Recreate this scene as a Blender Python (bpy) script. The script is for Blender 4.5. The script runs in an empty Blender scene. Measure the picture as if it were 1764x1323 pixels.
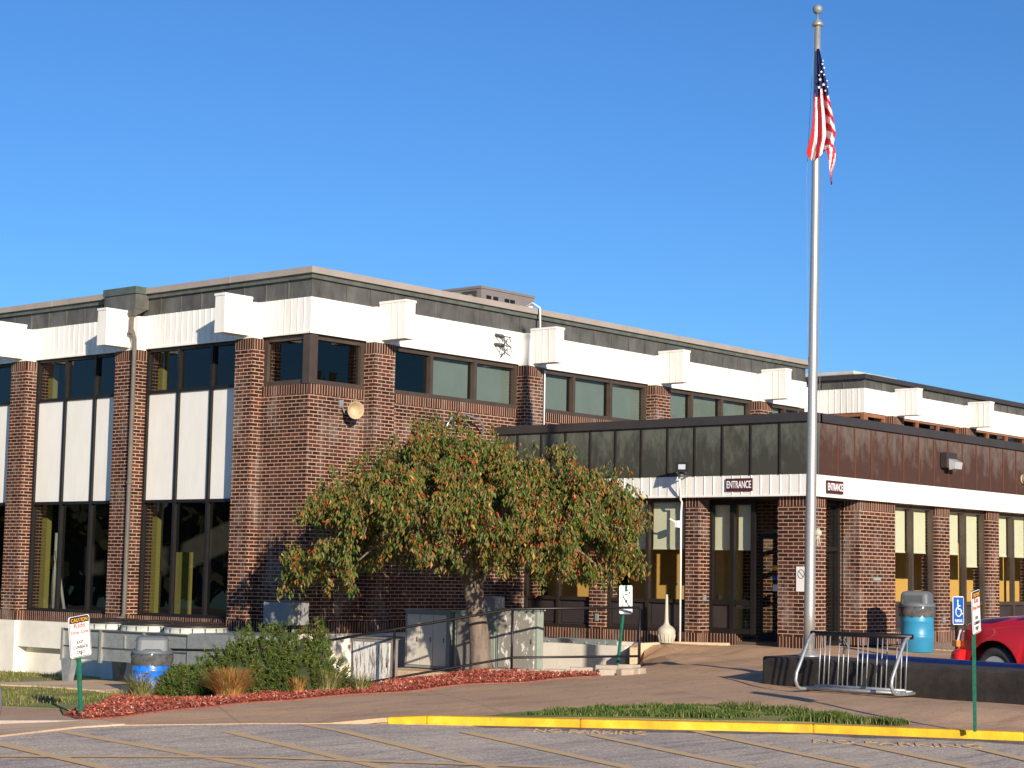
import bpy, bmesh, math, random
import numpy as np
from mathutils import Vector, Matrix
from math import radians as R, sin, cos, pi, sqrt
random.seed(7)
SC = bpy.context.scene
# ------------------------------------------------------------------ camera
yaw, pit, rol = R(40.25877), R(5.88891), R(1.04613)
FWD = Vector((cos(yaw)*cos(pit), sin(yaw)*cos(pit), sin(pit)))
rt0 = Vector((sin(yaw), -cos(yaw), 0)); up0 = rt0.cross(FWD)
RT = rt0*cos(rol) + up0*sin(rol); UP = -rt0*sin(rol) + up0*cos(rol)
cd = bpy.data.cameras.new("camera"); cam = bpy.data.objects.new("camera", cd)
SC.collection.objects.link(cam); SC.camera = cam
cam.matrix_world = Matrix(((RT.x, UP.x, -FWD.x, 0), (RT.y, UP.y, -FWD.y, 0), (RT.z, UP.z, -FWD.z, 0), (0, 0, 0, 1)))
cd.sensor_width = 36; cd.lens = 3160.46/1764*36; cd.clip_end = 3000; cd.clip_start = 0.1
# ------------------------------------------------------------------ world, sun
SAZ, SEL = R(60.5), R(15.5)            # direction the light travels (azimuth from +X) and elevation of the sun
w = bpy.data.worlds.new("World"); SC.world = w; w.use_nodes = True
nt = w.node_tree; bg = nt.nodes["Background"]
sky = nt.nodes.new("ShaderNodeTexSky"); sky.sky_type = 'NISHITA'; sky.sun_disc = False
sdir = Vector((-cos(SAZ), -sin(SAZ), 0))
sky.sun_elevation = R(15.5); sky.sun_rotation = math.atan2(sdir.x, sdir.y)
sky.air_density = 1.0; sky.dust_density = 0.2; sky.ozone_density = 3.0; sky.altitude = 0
tint = nt.nodes.new("ShaderNodeMix"); tint.data_type = 'RGBA'; tint.blend_type = 'MULTIPLY'; tint.inputs[0].default_value = 1
tint.inputs[7].default_value = (.42, .74, 1.14, 1); nt.links.new(sky.outputs[0], tint.inputs[6]); nt.links.new(tint.outputs[2], bg.inputs[0]); bg.inputs[1].default_value = 0.096
sl = bpy.data.lights.new("sun", 'SUN'); sl.energy = 5.0; sl.angle = R(0.5); sl.color = (1.0, 0.87, 0.70)
so = bpy.data.objects.new("sun", sl); SC.collection.objects.link(so)
ld = Vector((cos(SAZ)*cos(SEL), sin(SAZ)*cos(SEL), -sin(SEL)))
so.rotation_euler = ld.to_track_quat('-Z', 'Y').to_euler()
SC.view_settings.view_transform = 'Standard'; SC.view_settings.look = 'None'
SC.view_settings.exposure = 0.38; SC.view_settings.gamma = 1.0
C = SC.collection
# ------------------------------------------------------------------ materials
def hx(r, g, b, a=1): return (r, g, b, a)
def newmat(name):
    m = bpy.data.materials.new(name); m.use_nodes = True
    n = m.node_tree; return m, n, n.nodes["Principled BSDF"]
def mat(name, c, rough=.6, metal=0., var=.12, vs=3., bump=0., bs=60., c2=None, spec=None, lo=.35, hi=.65, det=6, stretch=None, coat=0):
    m, n, p = newmat(name)
    tc = n.nodes.new("ShaderNodeTexCoord"); no = n.nodes.new("ShaderNodeTexNoise")
    no.inputs["Scale"].default_value = vs; no.inputs["Detail"].default_value = det; no.inputs["Roughness"].default_value = .65
    src = tc.outputs["Object"]
    if stretch:
        mp = n.nodes.new("ShaderNodeMapping"); mp.inputs["Scale"].default_value = stretch
        n.links.new(src, mp.inputs[0]); src = mp.outputs[0]
    n.links.new(src, no.inputs["Vector"])
    rp = n.nodes.new("ShaderNodeValToRGB"); e = rp.color_ramp.elements
    e[0].position = lo; e[1].position = hi
    if c2 is None:
        e[0].color = hx(*[v*(1-var) for v in c]); e[1].color = hx(*[min(1, v*(1+var)) for v in c])
    else:
        e[0].color = hx(*c); e[1].color = hx(*c2)
    n.links.new(no.outputs[0], rp.inputs[0]); n.links.new(rp.outputs[0], p.inputs["Base Color"])
    p.inputs["Roughness"].default_value = rough; p.inputs["Metallic"].default_value = metal
    if spec is not None: p.inputs["Specular IOR Level"].default_value = spec
    if coat: p.inputs["Coat Weight"].default_value = coat; p.inputs["Coat Roughness"].default_value = .04
    if bump:
        n2 = n.nodes.new("ShaderNodeTexNoise"); n2.inputs["Scale"].default_value = bs; n2.inputs["Detail"].default_value = 5
        n.links.new(tc.outputs["Object"], n2.inputs["Vector"])
        b = n.nodes.new("ShaderNodeBump"); b.inputs["Strength"].default_value = bump; b.inputs["Distance"].default_value = .02
        n.links.new(n2.outputs[0], b.inputs["Height"]); n.links.new(b.outputs[0], p.inputs["Normal"])
    return m
def mixc(n, f, a, b, bt='MIX'):
    x = n.nodes.new("ShaderNodeMix"); x.data_type = 'RGBA'; x.blend_type = bt
    for s, v in ((0, f), (6, a), (7, b)):
        if hasattr(v, 'links'): n.links.new(v, x.inputs[s])
        else: x.inputs[s].default_value = v
    return x.outputs[2]
def noise(n, scale, det=5, vec=None, rough=.6):
    t = n.nodes.new("ShaderNodeTexNoise"); t.inputs["Scale"].default_value = scale; t.inputs["Detail"].default_value = det
    t.inputs["Roughness"].default_value = rough
    if vec: n.links.new(vec, t.inputs["Vector"])
    return t.outputs[0]
def ramp(n, src, stops):
    r = n.nodes.new("ShaderNodeValToRGB"); e = r.color_ramp.elements
    while len(e) < len(stops): e.new(.5)
    for i, (p, c) in enumerate(stops):
        e[i].position = p; e[i].color = c if len(c) == 4 else hx(*c)
    n.links.new(src, r.inputs[0]); return r.outputs[0]
def brickmat(name, soldier=False):
    m, n, p = newmat(name)
    tc = n.nodes.new("ShaderNodeTexCoord"); b = n.nodes.new("ShaderNodeTexBrick")
    n.links.new(tc.outputs["UV"], b.inputs["Vector"])
    b.inputs["Scale"].default_value = 1
    b.inputs["Mortar Size"].default_value = .0072; b.inputs["Mortar Smooth"].default_value = .1
    if soldier:
        b.inputs["Brick Width"].default_value = .0677; b.inputs["Row Height"].default_value = 40; b.offset = 0
    else:
        b.inputs["Brick Width"].default_value = .2135; b.inputs["Row Height"].default_value = .0677
    b.inputs["Bias"].default_value = -.1
    b.inputs["Color1"].default_value = hx(.026, .0095, .007); b.inputs["Color2"].default_value = hx(.098, .036, .023)
    b.inputs["Mortar"].default_value = hx(.47, .31, .225)
    nz = noise(n, 1.1, 7, tc.outputs["Object"], .7)
    dark = ramp(n, nz, [(.3, (.66, .66, .68)), (.5, (1, .98, .96)), (.68, (1.25, 1.18, 1.10))])
    col = mixc(n, 1.0, b.outputs[0], dark, 'MULTIPLY')
    # lime bloom: pale ragged patches
    mp = n.nodes.new("ShaderNodeMapping"); mp.inputs["Scale"].default_value = (1.3, 1.3, .5); n.links.new(tc.outputs["Object"], mp.inputs[0])
    ef = ramp(n, noise(n, 1.4, 9, mp.outputs[0], .72), [(.52, (0, 0, 0)), (.72, (.42, .42, .42))])
    col = mixc(n, ef, col, hx(.42, .36, .32))
    n.links.new(col, p.inputs["Base Color"]); p.inputs["Roughness"].default_value = .85; p.inputs["Specular IOR Level"].default_value = .25
    bp = n.nodes.new("ShaderNodeBump"); bp.inputs["Strength"].default_value = .45; bp.inputs["Distance"].default_value = .006; bp.invert = True
    n.links.new(b.outputs[1], bp.inputs["Height"]); n.links.new(bp.outputs[0], p.inputs["Normal"])
    return m
def glassmat(name, tint, refl=1.0):
    m = bpy.data.materials.new(name); m.use_nodes = True; n = m.node_tree; n.nodes.clear()
    o = n.nodes.new("ShaderNodeOutputMaterial"); mx = n.nodes.new("ShaderNodeMixShader")
    t = n.nodes.new("ShaderNodeBsdfTransparent"); t.inputs[0].default_value = hx(*tint)
    g = n.nodes.new("ShaderNodeBsdfGlossy"); g.inputs[0].default_value = hx(refl, refl, refl); g.inputs["Roughness"].default_value = .01
    f = n.nodes.new("ShaderNodeFresnel"); gb = n.nodes.new("ShaderNodeNewGeometry"); ma = n.nodes.new("ShaderNodeMath"); ma.operation = 'MULTIPLY_ADD'; ma.inputs[1].default_value = -.8333; ma.inputs[2].default_value = 1.5
    n.links.new(gb.outputs["Backfacing"], ma.inputs[0]); n.links.new(ma.outputs[0], f.inputs[0])
    tc = n.nodes.new("ShaderNodeTexCoord"); bp = n.nodes.new("ShaderNodeBump"); bp.inputs["Strength"].default_value = .06; bp.inputs["Distance"].default_value = .02
    n.links.new(noise(n, 1.3, 2, tc.outputs["Object"]), bp.inputs["Height"]); n.links.new(bp.outputs[0], g.inputs["Normal"])
    n.links.new(f.outputs[0], mx.inputs[0]); n.links.new(t.outputs[0], mx.inputs[1]); n.links.new(g.outputs[0], mx.inputs[2])
    n.links.new(mx.outputs[0], o.inputs[0]); return m
def leafmat(name, stops, rough=.5, transl=.25):
    m, n, p = newmat(name)
    g = n.nodes.new("ShaderNodeNewGeometry"); col = ramp(n, g.outputs["Random Per Island"], stops)
    n.links.new(col, p.inputs["Base Color"]); p.inputs["Roughness"].default_value = rough; p.inputs["Specular IOR Level"].default_value = .3
    if transl:
        tr = n.nodes.new("ShaderNodeBsdfTranslucent"); n.links.new(col, tr.inputs[0]); mx = n.nodes.new("ShaderNodeMixShader")
        mx.inputs[0].default_value = transl; n.links.new(p.outputs[0], mx.inputs[1]); n.links.new(tr.outputs[0], mx.inputs[2])
        n.links.new(mx.outputs[0], n.nodes["Material Output"].inputs[0])
    return m
def asphalt():
    m, n, p = newmat("worn_asphalt"); tc = n.nodes.new("ShaderNodeTexCoord"); v = tc.outputs["Object"]
    mp = n.nodes.new("ShaderNodeMapping"); mp.inputs["Rotation"].default_value = (0, 0, R(56)); mp.inputs["Scale"].default_value = (.5, 4.0, 1)
    n.links.new(v, mp.inputs[0])
    fine = ramp(n, noise(n, 45, 3, v, .8), [(.33, (.29, .235, .185)), (.5, (.58, .475, .365)), (.68, (.95, .80, .64))])
    streak = ramp(n, noise(n, 1.6, 8, mp.outputs[0], .7), [(.34, (.62, .62, .66)), (.50, (1, 1, 1)), (.75, (1.12, 1.1, 1.06))])
    c = mixc(n, 1.0, fine, streak, 'MULTIPLY')
    big = ramp(n, noise(n, .6, 5, v), [(.35, (.85, .85, .88)), (.62, (1.1, 1.08, 1.03))]); c = mixc(n, 1.0, c, big, 'MULTIPLY')
    n.links.new(c, p.inputs["Base Color"]); p.inputs["Roughness"].default_value = .9; p.inputs["Specular IOR Level"].default_value = .2
    bp = n.nodes.new("ShaderNodeBump"); bp.inputs["Strength"].default_value = .5; bp.inputs["Distance"].default_value = .01
    n.links.new(noise(n, 45, 3, v), bp.inputs["Height"]); n.links.new(bp.outputs[0], p.inputs["Normal"]); return m
def paving(name, c, joint=True):
    m, n, p = newmat(name); tc = n.nodes.new("ShaderNodeTexCoord"); v = tc.outputs["Object"]
    a = ramp(n, noise(n, 30, 4, v, .8), [(.3, [x*.78 for x in c]), (.7, [x*1.2 for x in c])])
    mp = n.nodes.new("ShaderNodeMapping"); mp.inputs["Rotation"].default_value = (0, 0, R(50)); mp.inputs["Scale"].default_value = (.45, 1.8, 1); n.links.new(v, mp.inputs[0])
    b = ramp(n, noise(n, 1.2, 8, mp.outputs[0], .7), [(.32, (.72, .70, .68)), (.5, (1, 1, 1)), (.72, (1.14, 1.10, 1.04))]); c1 = mixc(n, 1.0, a, b, 'MULTIPLY')
    if joint:
        br = n.nodes.new("ShaderNodeTexBrick"); mp2 = n.nodes.new("ShaderNodeMapping"); mp2.inputs["Rotation"].default_value = (0, 0, R(33)); n.links.new(v, mp2.inputs[0])
        n.links.new(mp2.outputs[0], br.inputs[0]); br.offset = 0; br.inputs["Scale"].default_value = 1; br.inputs["Brick Width"].default_value = 3.1; br.inputs["Row Height"].default_value = 3.1
        br.inputs["Mortar Size"].default_value = .022
        c1 = mixc(n, br.outputs[1], c1, mixc(n, 1.0, c1, hx(.86, .83, .80), 'MULTIPLY'))
    n.links.new(c1, p.inputs["Base Color"]); p.inputs["Roughness"].default_value = .9; p.inputs["Specular IOR Level"].default_value = .2
    bp = n.nodes.new("ShaderNodeBump"); bp.inputs["Strength"].default_value = .4; bp.inputs["Distance"].default_value = .008
    n.links.new(noise(n, 30, 4, v), bp.inputs["Height"]); n.links.new(bp.outputs[0], p.inputs["Normal"]); return m
def peelmat(name, paint, under, thr=(.44, .5), stretch=(14, 14, 1.6)):
    m, n, p = newmat(name); tc = n.nodes.new("ShaderNodeTexCoord")
    mp = n.nodes.new("ShaderNodeMapping"); mp.inputs["Scale"].default_value = stretch; n.links.new(tc.outputs["Object"], mp.inputs[0])
    f = ramp(n, noise(n, 1.6, 8, mp.outputs[0], .75), [(thr[0], (0, 0, 0)), (thr[1], (1, 1, 1))])
    n.links.new(mixc(n, f, hx(*under), hx(*paint)), p.inputs["Base Color"]); p.inputs["Roughness"].default_value = .75; return m
def patina(name, base, pale, top, bot):
    # weathered sheet metal: pale bloom in ragged vertical patches, thicker towards the upper half of the sheet
    m, n, p = newmat(name); g = n.nodes.new("ShaderNodeNewGeometry"); tc = n.nodes.new("ShaderNodeTexCoord")
    mp = n.nodes.new("ShaderNodeMapping"); mp.inputs["Scale"].default_value = (1, 1, .45); n.links.new(tc.outputs["Object"], mp.inputs[0])
    nz = noise(n, 5, 8, mp.outputs[0], .7)
    sp = n.nodes.new("ShaderNodeSeparateXYZ"); n.links.new(g.outputs["Position"], sp.inputs[0])
    mr = n.nodes.new("ShaderNodeMapRange"); mr.inputs[1].default_value = bot; mr.inputs[2].default_value = top; mr.inputs[3].default_value = -.16; mr.inputs[4].default_value = .12
    n.links.new(sp.outputs[2], mr.inputs[0]); ad = n.nodes.new("ShaderNodeMath"); n.links.new(nz, ad.inputs[0]); n.links.new(mr.outputs[0], ad.inputs[1])
    f = ramp(n, ad.outputs[0], [(.42, (0, 0, 0)), (.66, (.85, .85, .85))])
    n.links.new(mixc(n, f, hx(*base), hx(*pale)), p.inputs["Base Color"]); p.inputs["Roughness"].default_value = .75; p.inputs["Specular IOR Level"].default_value = .25; return m
M = {}
M['brick'] = brickmat("brown_brick"); M['soldier'] = brickmat("brown_brick_soldier", True)
M['white'] = mat("white_metal_cladding", (.70, .67, .60), .5, c2=(.82, .80, .75), vs=5, stretch=(1, 1, .16), lo=.3, hi=.5)
M['fpanel'] = mat("white_infill_panel", (.74, .72, .67), .6, c2=(.80, .79, .75), vs=3, stretch=(1, 1, .3))
M['founda'] = mat("painted_concrete", (.76, .72, .63), .8, var=.10, vs=1.5, bump=.3, bs=40)
M['parap'] = mat("bronze_parapet", (.070, .066, .058), .5, .2, c2=(.155, .15, .135), vs=2.2, stretch=(1, 1, .5))
M['lip'] = mat("green_copper_lip", (.12, .13, .11), .5, .2, var=.25, vs=4)
M['leader'] = mat("green_copper_box", (.10, .125, .105), .5, .2, var=.2, vs=5)
M['coping'] = mat("tan_coping", (.36, .31, .27), .6, .1, var=.08, vs=2)
M['dcoping'] = mat("dark_coping", (.052, .046, .046), .5, .2, var=.12, vs=2)
M['patG'] = patina("patina_sheet_green", (.050, .052, .043), (.125, .135, .112), 2.8, 1.9)
M['patR'] = patina("patina_sheet_red", (.062, .030, .023), (.135, .105, .092), 2.75, 1.95)
M['seamR'] = mat("rusty_seam", (.13, .055, .035), .6, .2)
M['frame'] = mat("bronze_window_frame", (.035, .027, .022), .45, .3, var=.15)
M['framel'] = mat("light_bronze_frame", (.085, .062, .048), .45, .3, var=.15)
M['copperf'] = mat("copper_window_frame", (.36, .15, .08), .45, .3, var=.15)
M['gT'] = glassmat("tinted_glass", (.46, .49, .48)); M['gC'] = glassmat("clear_glass", (.86, .88, .86))
M['blindg'] = mat("grey_green_blind", (.54, .61, .54), .85, var=.05, vs=2)
M['shade'] = mat("cream_roller_shade", (.74, .73, .53), .85, var=.03, vs=2)
M['spand'] = mat("brown_spandrel", (.040, .031, .031), .5, var=.12)
M['yellow'] = mat("yellow_interior_paint", (.75, .44, .12), .8, var=.05)
M['yellow2'] = mat("pale_yellow_paint", (.52, .45, .12), .8, var=.05)
M['inter'] = mat("interior_plaster", (.13, .12, .11), .9, var=.1); M['ifloor'] = mat("interior_floor", (.10, .085, .07), .7, var=.1)
M['roof'] = mat("roof_felt", (.18, .17, .16), .9, var=.1)
M['black'] = mat("black_metal", (.02, .018, .018), .45, .4); M['rail'] = mat("dark_rail_paint", (.018, .014, .015), .4, .3)
M['galv'] = mat("galvanised_sheet", (.25, .27, .27), .55, .2, var=.16, vs=9); M['galvd'] = mat("galvanised_dark", (.11, .12, .12), .5, .4)
M['alu'] = mat("brushed_aluminium", (.47, .45, .42), .42, .6, var=.14, vs=40, stretch=(.3, .3, 6)); M['chrome'] = mat("galvanised_tube", (.40, .42, .43), .42, .6, var=.15, vs=20)
M['green'] = mat("green_sign_post", (.015, .14, .085), .5, var=.2, vs=20)
M['signw'] = mat("white_sign_face", (.80, .79, .76), .45, var=.03); M['tblack'] = mat("black_lettering", (.02, .02, .02), .5); M['tred'] = mat("faded_red_lettering", (.55, .10, .08), .5)
M['torange'] = mat("orange_lettering", (.85, .38, .03), .5); M['tblue'] = mat("sign_blue", (.01, .10, .42), .4); M['twhite'] = mat("white_lettering", (.82, .82, .8), .5)
M['maroon'] = mat("maroon_sign_plate", (.07, .012, .02), .5)
M['bluecan'] = mat("royal_blue_drum", (.01, .13, .58), .35, c2=(.02, .20, .72), vs=14, coat=.3); M['tealcan'] = mat("light_blue_drum", (.03, .24, .42), .4, var=.08)
M['glid'] = mat("grey_plastic_lid", (.12, .14, .155), .5, var=.06); M['bag'] = mat("grey_bin_liner", (.13, .125, .125), .18, .3, var=.3, vs=12)
M['beige'] = mat("beige_plastic", (.47, .45, .36), .55, var=.05); M['horn'] = mat("tan_horn_metal", (.50, .38, .24), .5, var=.12, vs=12)
M['trunk'] = mat("grey_bark", (.12, .09, .07), .9, c2=(.25, .19, .145), vs=9, bump=.9, bs=14, stretch=(1, 1, .25))
M['twig'] = mat("dark_twig", (.06, .042, .035), .9)
M['leaf'] = leafmat("autumn_leaf", [(0, (.042, .078, .012)), (.34, (.095, .145, .022)), (.60, (.20, .215, .04)), (.76, (.18, .115, .045)), (.89, (.36, .18, .035)), (.95, (.34, .055, .02)), (1, (.60, .38, .12))])
M['berry'] = mat("red_fruit", (.42, .014, .010), .3, var=.2, vs=30)
M['pine'] = leafmat("pine_needles", [(0, (.028, .060, .012)), (.5, (.075, .12, .022)), (.93, (.15, .19, .035)), (1, (.32, .15, .04))], .6, .1)
M['pinein'] = mat("dark_bush_core", (.020, .028, .010), .95, c2=(.05, .06, .02), vs=18, bump=1., bs=25)  # dark green core that fills the bush lobes behind the needles
M['wood'] = leafmat("far_foliage", [(0, (.02, .035, .012)), (.6, (.045, .06, .018)), (1, (.10, .07, .02))], .8, 0)
M['ogr'] = leafmat("tawny_grass", [(0, (.22, .16, .04)), (.5, (.42, .23, .06)), (.8, (.40, .12, .04)), (1, (.52, .38, .16))], .7, .2)
M['dgr'] = leafmat("dry_green_grass", [(0, (.10, .13, .03)), (.6, (.22, .21, .06)), (1, (.48, .40, .20))], .7, .2)
M['lawnb'] = leafmat("lawn_blade", [(0, (.08, .11, .02)), (.5, (.17, .19, .04)), (.8, (.30, .27, .08)), (1, (.40, .30, .12))], .7, .2)
M['vergeb'] = leafmat("verge_blade", [(0, (.05, .10, .018)), (.7, (.11, .17, .03)), (1, (.30, .26, .09))], .7, .2)
M['flower'] = mat("orange_flower", (.8, .36, .02), .6)
M['chip'] = leafmat("red_bark_chip", [(0, (.20, .045, .03)), (.6, (.46, .105, .06)), (.90, (.58, .20, .13)), (1, (.62, .45, .34))], .85, 0)
M['mulchb'] = mat("red_mulch_base", (.24, .055, .03), .95, c2=(.45, .12, .065), vs=22, bump=.8, bs=30)
M['lawn'] = mat("lawn_turf", (.17, .20, .04), .95, c2=(.38, .29, .11), vs=.9, bump=.9, bs=60, lo=.4, hi=.66, det=10)
M['dirt'] = mat("bare_earth", (.24, .165, .11), .95, c2=(.34, .26, .18), vs=3, bump=.5, bs=30)
M['asph'] = asphalt(); M['asphd'] = mat("sealed_dark_asphalt", (.09, .078, .070), .85, c2=(.30, .25, .20), vs=5, bump=.5, bs=45, lo=.38, hi=.68, det=10); M['walk'] = paving("brown_walk_concrete", (.55, .355, .215)); M['apron'] = paving("tan_apron_concrete", (.62, .44, .29), False); M['pad'] = paving("pale_pad_concrete", (.64, .48, .32), False)
M['ypaint0'] = mat("yellow_kerb_paint", (.70, .33, .004), .6, c2=(.86, .47, .012), vs=5, bump=.4, bs=25)
def wornpaint():
    m, n, p = newmat("worn_yellow_line"); tc = n.nodes.new("ShaderNodeTexCoord"); v = tc.outputs["Object"]
    f = ramp(n, noise(n, 40, 4, v, .8), [(.36, (.25, .25, .25)), (.55, (1, 1, 1))])
    n.links.new(mixc(n, f, hx(.58, .47, .34), hx(.80, .50, .20)), p.inputs["Base Color"]); p.inputs["Roughness"].default_value = .85; return m
M['line'] = wornpaint()
def kerbpaint():
    m, n, p = newmat("chipped_yellow_kerb_paint"); tc = n.nodes.new("ShaderNodeTexCoord"); v = tc.outputs["Object"]
    c = ramp(n, noise(n, 3, 6, v), [(.3, (.58, .28, .006)), (.55, (.84, .44, .010)), (.7, (.88, .52, .05))])
    f = ramp(n, noise(n, 7, 9, v, .75), [(.60, (0, 0, 0)), (.66, (.8, .8, .8))])
    n.links.new(mixc(n, f, c, hx(.34, .22, .11)), p.inputs["Base Color"]); p.inputs["Roughness"].default_value = .75
    bp = n.nodes.new("ShaderNodeBump"); bp.inputs["Strength"].default_value = .5; bp.inputs["Distance"].default_value = .01; n.links.new(noise(n, 25, 5, v), bp.inputs["Height"]); n.links.new(bp.outputs[0], p.inputs["Normal"]); return m
M['ypaint'] = kerbpaint()
M['concr'] = mat("grey_concrete", (.40, .33, .26), .9, var=.15, vs=6, bump=.5, bs=30); M['plinth'] = mat("black_painted_concrete", (.026, .021, .017), .8, c2=(.070, .055, .045), vs=2.2, bump=.25, bs=18, lo=.4, hi=.7)
M['bluep'] = mat("blue_kerb_paint", (.012, .035, .16), .5, var=.2, vs=6)
M['peel'] = peelmat("peeling_white_paint", (.78, .76, .70), (.20, .17, .145)); M['peelg'] = peelmat("peeling_grey_paint", (.80, .80, .76), (.30, .28, .24), (.55, .58), (5, 5, 3)); M['peelh'] = peelmat("chalky_grey_paint", (.58, .55, .48), (.80, .79, .74), (.36, .42), (7, 7, 2)); M['gwood'] = mat("grey_brown_metal", (.22, .195, .175), .7, var=.15, vs=6)
M['ggreen'] = mat("pale_green_grey_metal", (.27, .31, .26), .6, var=.1); M['bluegrey'] = mat("dull_blue_grey_metal", (.24, .25, .25), .6, var=.1, vs=4)
M['carred'] = mat("red_car_paint", (.62, .012, .014), .3, var=.04, coat=.5); M['rubber'] = mat("tyre_rubber", (.045, .042, .040), .75, var=.15, vs=10); M['rim'] = mat("dull_alloy", (.58, .56, .53), .4, .3)
M['amber'] = mat("amber_lens", (.75, .20, .02), .2); M['lens'] = mat("clear_lens", (.55, .56, .58), .12, .2); M['magenta'] = mat("dark_maroon_paint", (.10, .006, .035), .25, coat=1.)
M['fr'] = mat("flag_red", (.55, .02, .035), .8); M['fw'] = mat("flag_white", (.80, .78, .76), .8); M['fb'] = mat("flag_blue", (.018, .028, .12), .8)
M['grav'] = mat("brown_gravel", (.22, .13, .08), .9, c2=(.52, .40, .30), vs=26, bump=1., bs=30)
M['dspout'] = mat("weathered_pipe", (.125, .108, .09), .7, var=.15, vs=5)
M['unitg'] = mat("warm_grey_unit", (.20, .175, .17), .6, var=.06); M['sky_l'] = mat("pale_skylight", (.50, .52, .47), .5); M['toyg'] = mat("green_toy", (.05, .35, .10), .6); M['toyo'] = mat("orange_toy", (.7, .3, .05), .6)
M['signb'] = mat("sign_back_aluminium", (.4, .4, .4), .4, .6)
# ------------------------------------------------------------------ mesh builder
LOC = {}
class MB:
    def __init__(s): s.v = []; s.f = []; s.m = []; s.sm = []
    def add(s, vs, fs, m=0, smooth=False):
        o = len(s.v); s.v += [Vector(v) for v in vs]
        for f in fs: s.f.append([i+o for i in f]); s.m.append(m); s.sm.append(smooth)
    def box(s, x0, x1, y0, y1, z0, z1, m=0):
        x0, x1 = sorted((x0, x1)); y0, y1 = sorted((y0, y1)); z0, z1 = sorted((z0, z1))
        s.add([(x0,y0,z0),(x1,y0,z0),(x1,y1,z0),(x0,y1,z0),(x0,y0,z1),(x1,y0,z1),(x1,y1,z1),(x0,y1,z1)],
              [(0,3,2,1),(4,5,6,7),(0,1,5,4),(1,2,6,5),(2,3,7,6),(3,0,4,7)], m)
    def hexa(s, p, m=0): s.add(p, [(0,3,2,1),(4,5,6,7),(0,1,5,4),(1,2,6,5),(2,3,7,6),(3,0,4,7)], m)
    def obox(s, c, ax, ay, az, m=0):   # centre, half vectors
        c, ax, ay, az = map(Vector, (c, ax, ay, az))
        s.hexa([c-ax-ay-az, c+ax-ay-az, c+ax+ay-az, c-ax+ay-az, c-ax-ay+az, c+ax-ay+az, c+ax+ay+az, c-ax+ay+az], m)
    def tube(s, pts, r, n=8, m=0, caps=True, smooth=True):
        pts = [Vector(p) for p in pts]; rs = r if isinstance(r, (list, tuple)) else [r]*len(pts); ref = None; rings = []; o = len(s.v)
        for i, p in enumerate(pts):
            t = (pts[min(i+1, len(pts)-1)]-pts[max(i-1, 0)]).normalized()
            if ref is None: ref = Vector((0,0,1)) if abs(t.z) < .9 else Vector((1,0,0))
            a = t.cross(ref).normalized(); b = a.cross(t).normalized(); ref = b
            for k in range(n):
                an = 2*pi*k/n; s.v.append(p+(a*cos(an)+b*sin(an))*rs[i])
        for i in range(len(pts)-1):
            for k in range(n):
                k2 = (k+1) % n; s.f.append([o+i*n+k, o+(i+1)*n+k, o+(i+1)*n+k2, o+i*n+k2]); s.m.append(m); s.sm.append(smooth)
        if caps:
            s.f.append([o+k for k in range(n)]); s.m.append(m); s.sm.append(False)
            s.f.append([o+(len(pts)-1)*n+k for k in reversed(range(n))]); s.m.append(m); s.sm.append(False)
    def lathe(s, c, prof, n=24, m=0, axis=None, smooth=True):   # prof: (r, h) list
        c = Vector(c); az = Vector(axis).normalized() if axis else Vector((0,0,1))
        ref = Vector((1,0,0)) if abs(az.x) < .9 else Vector((0,1,0)); ax = az.cross(ref).normalized(); ay = az.cross(ax); o = len(s.v)
        for (r, h) in prof:
            for k in range(n): a = 2*pi*k/n; s.v.append(c+az*h+(ax*cos(a)+ay*sin(a))*r)
        for i in range(len(prof)-1):
            for k in range(n):
                k2 = (k+1) % n; s.f.append([o+i*n+k, o+i*n+k2, o+(i+1)*n+k2, o+(i+1)*n+k]); s.m.append(m); s.sm.append(smooth)
        for i, rv in ((0, True), (len(prof)-1, False)):
            if prof[i][0] > 1e-4:
                q = [o+i*n+k for k in range(n)]; s.f.append(q[::-1] if rv else q); s.m.append(m); s.sm.append(False)
    def prism(s, poly, d, m=0):      # poly: list of 3D points, d: extrusion vector
        n = len(poly); p = [Vector(q) for q in poly]; d = Vector(d)
        s.add(p+[q+d for q in p], [list(range(n))[::-1], list(range(n, 2*n))]+[(i, (i+1) % n, n+(i+1) % n, n+i) for i in range(n)], m)
    def build(s, name, mats, parent=None, bevel=0, recalc=True):
        if not isinstance(mats, (list, tuple)): mats = [mats]
        off = LOC.get(parent.name, Vector((0,0,0))) if parent else Vector((0,0,0))
        me = bpy.data.meshes.new(name); me.from_pydata([v-off for v in s.v], [], s.f)
        for m in mats: me.materials.append(m)
        me.polygons.foreach_set("material_index", s.m); me.polygons.foreach_set("use_smooth", s.sm)
        if recalc:
            b = bmesh.new(); b.from_mesh(me); bmesh.ops.recalc_face_normals(b, faces=b.faces); b.to_mesh(me); b.free()
        if len(me.polygons) < 20000:
            uv = me.uv_layers.new(name="UVMap")
            for p in me.polygons:
                nx, ny, nz = map(abs, p.normal)
                for li in p.loop_indices:
                    c = me.vertices[me.loops[li].vertex_index].co+off
                    if nz > nx and nz > ny: t = (c.x+50, c.y+50)
                    elif nx >= ny: t = (-c.y+100, c.z+20)
                    else: t = (c.x+100.07, c.z+20)
                    uv.data[li].uv = t
        ob = bpy.data.objects.new(name, me); C.objects.link(ob)
        if parent: ob.parent = parent
        LOC[ob.name] = off.copy()
        if bevel:
            bv = ob.modifiers.new("bevel", 'BEVEL'); bv.width = bevel; bv.segments = 2; bv.limit_method = 'ANGLE'
        return ob
def tag(o, label=None, cat=None, group=None, kind=None):
    if label: o['label'] = label
    if cat: o['category'] = cat
    if group: o['group'] = group
    if kind: o['kind'] = kind
    return o
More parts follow.
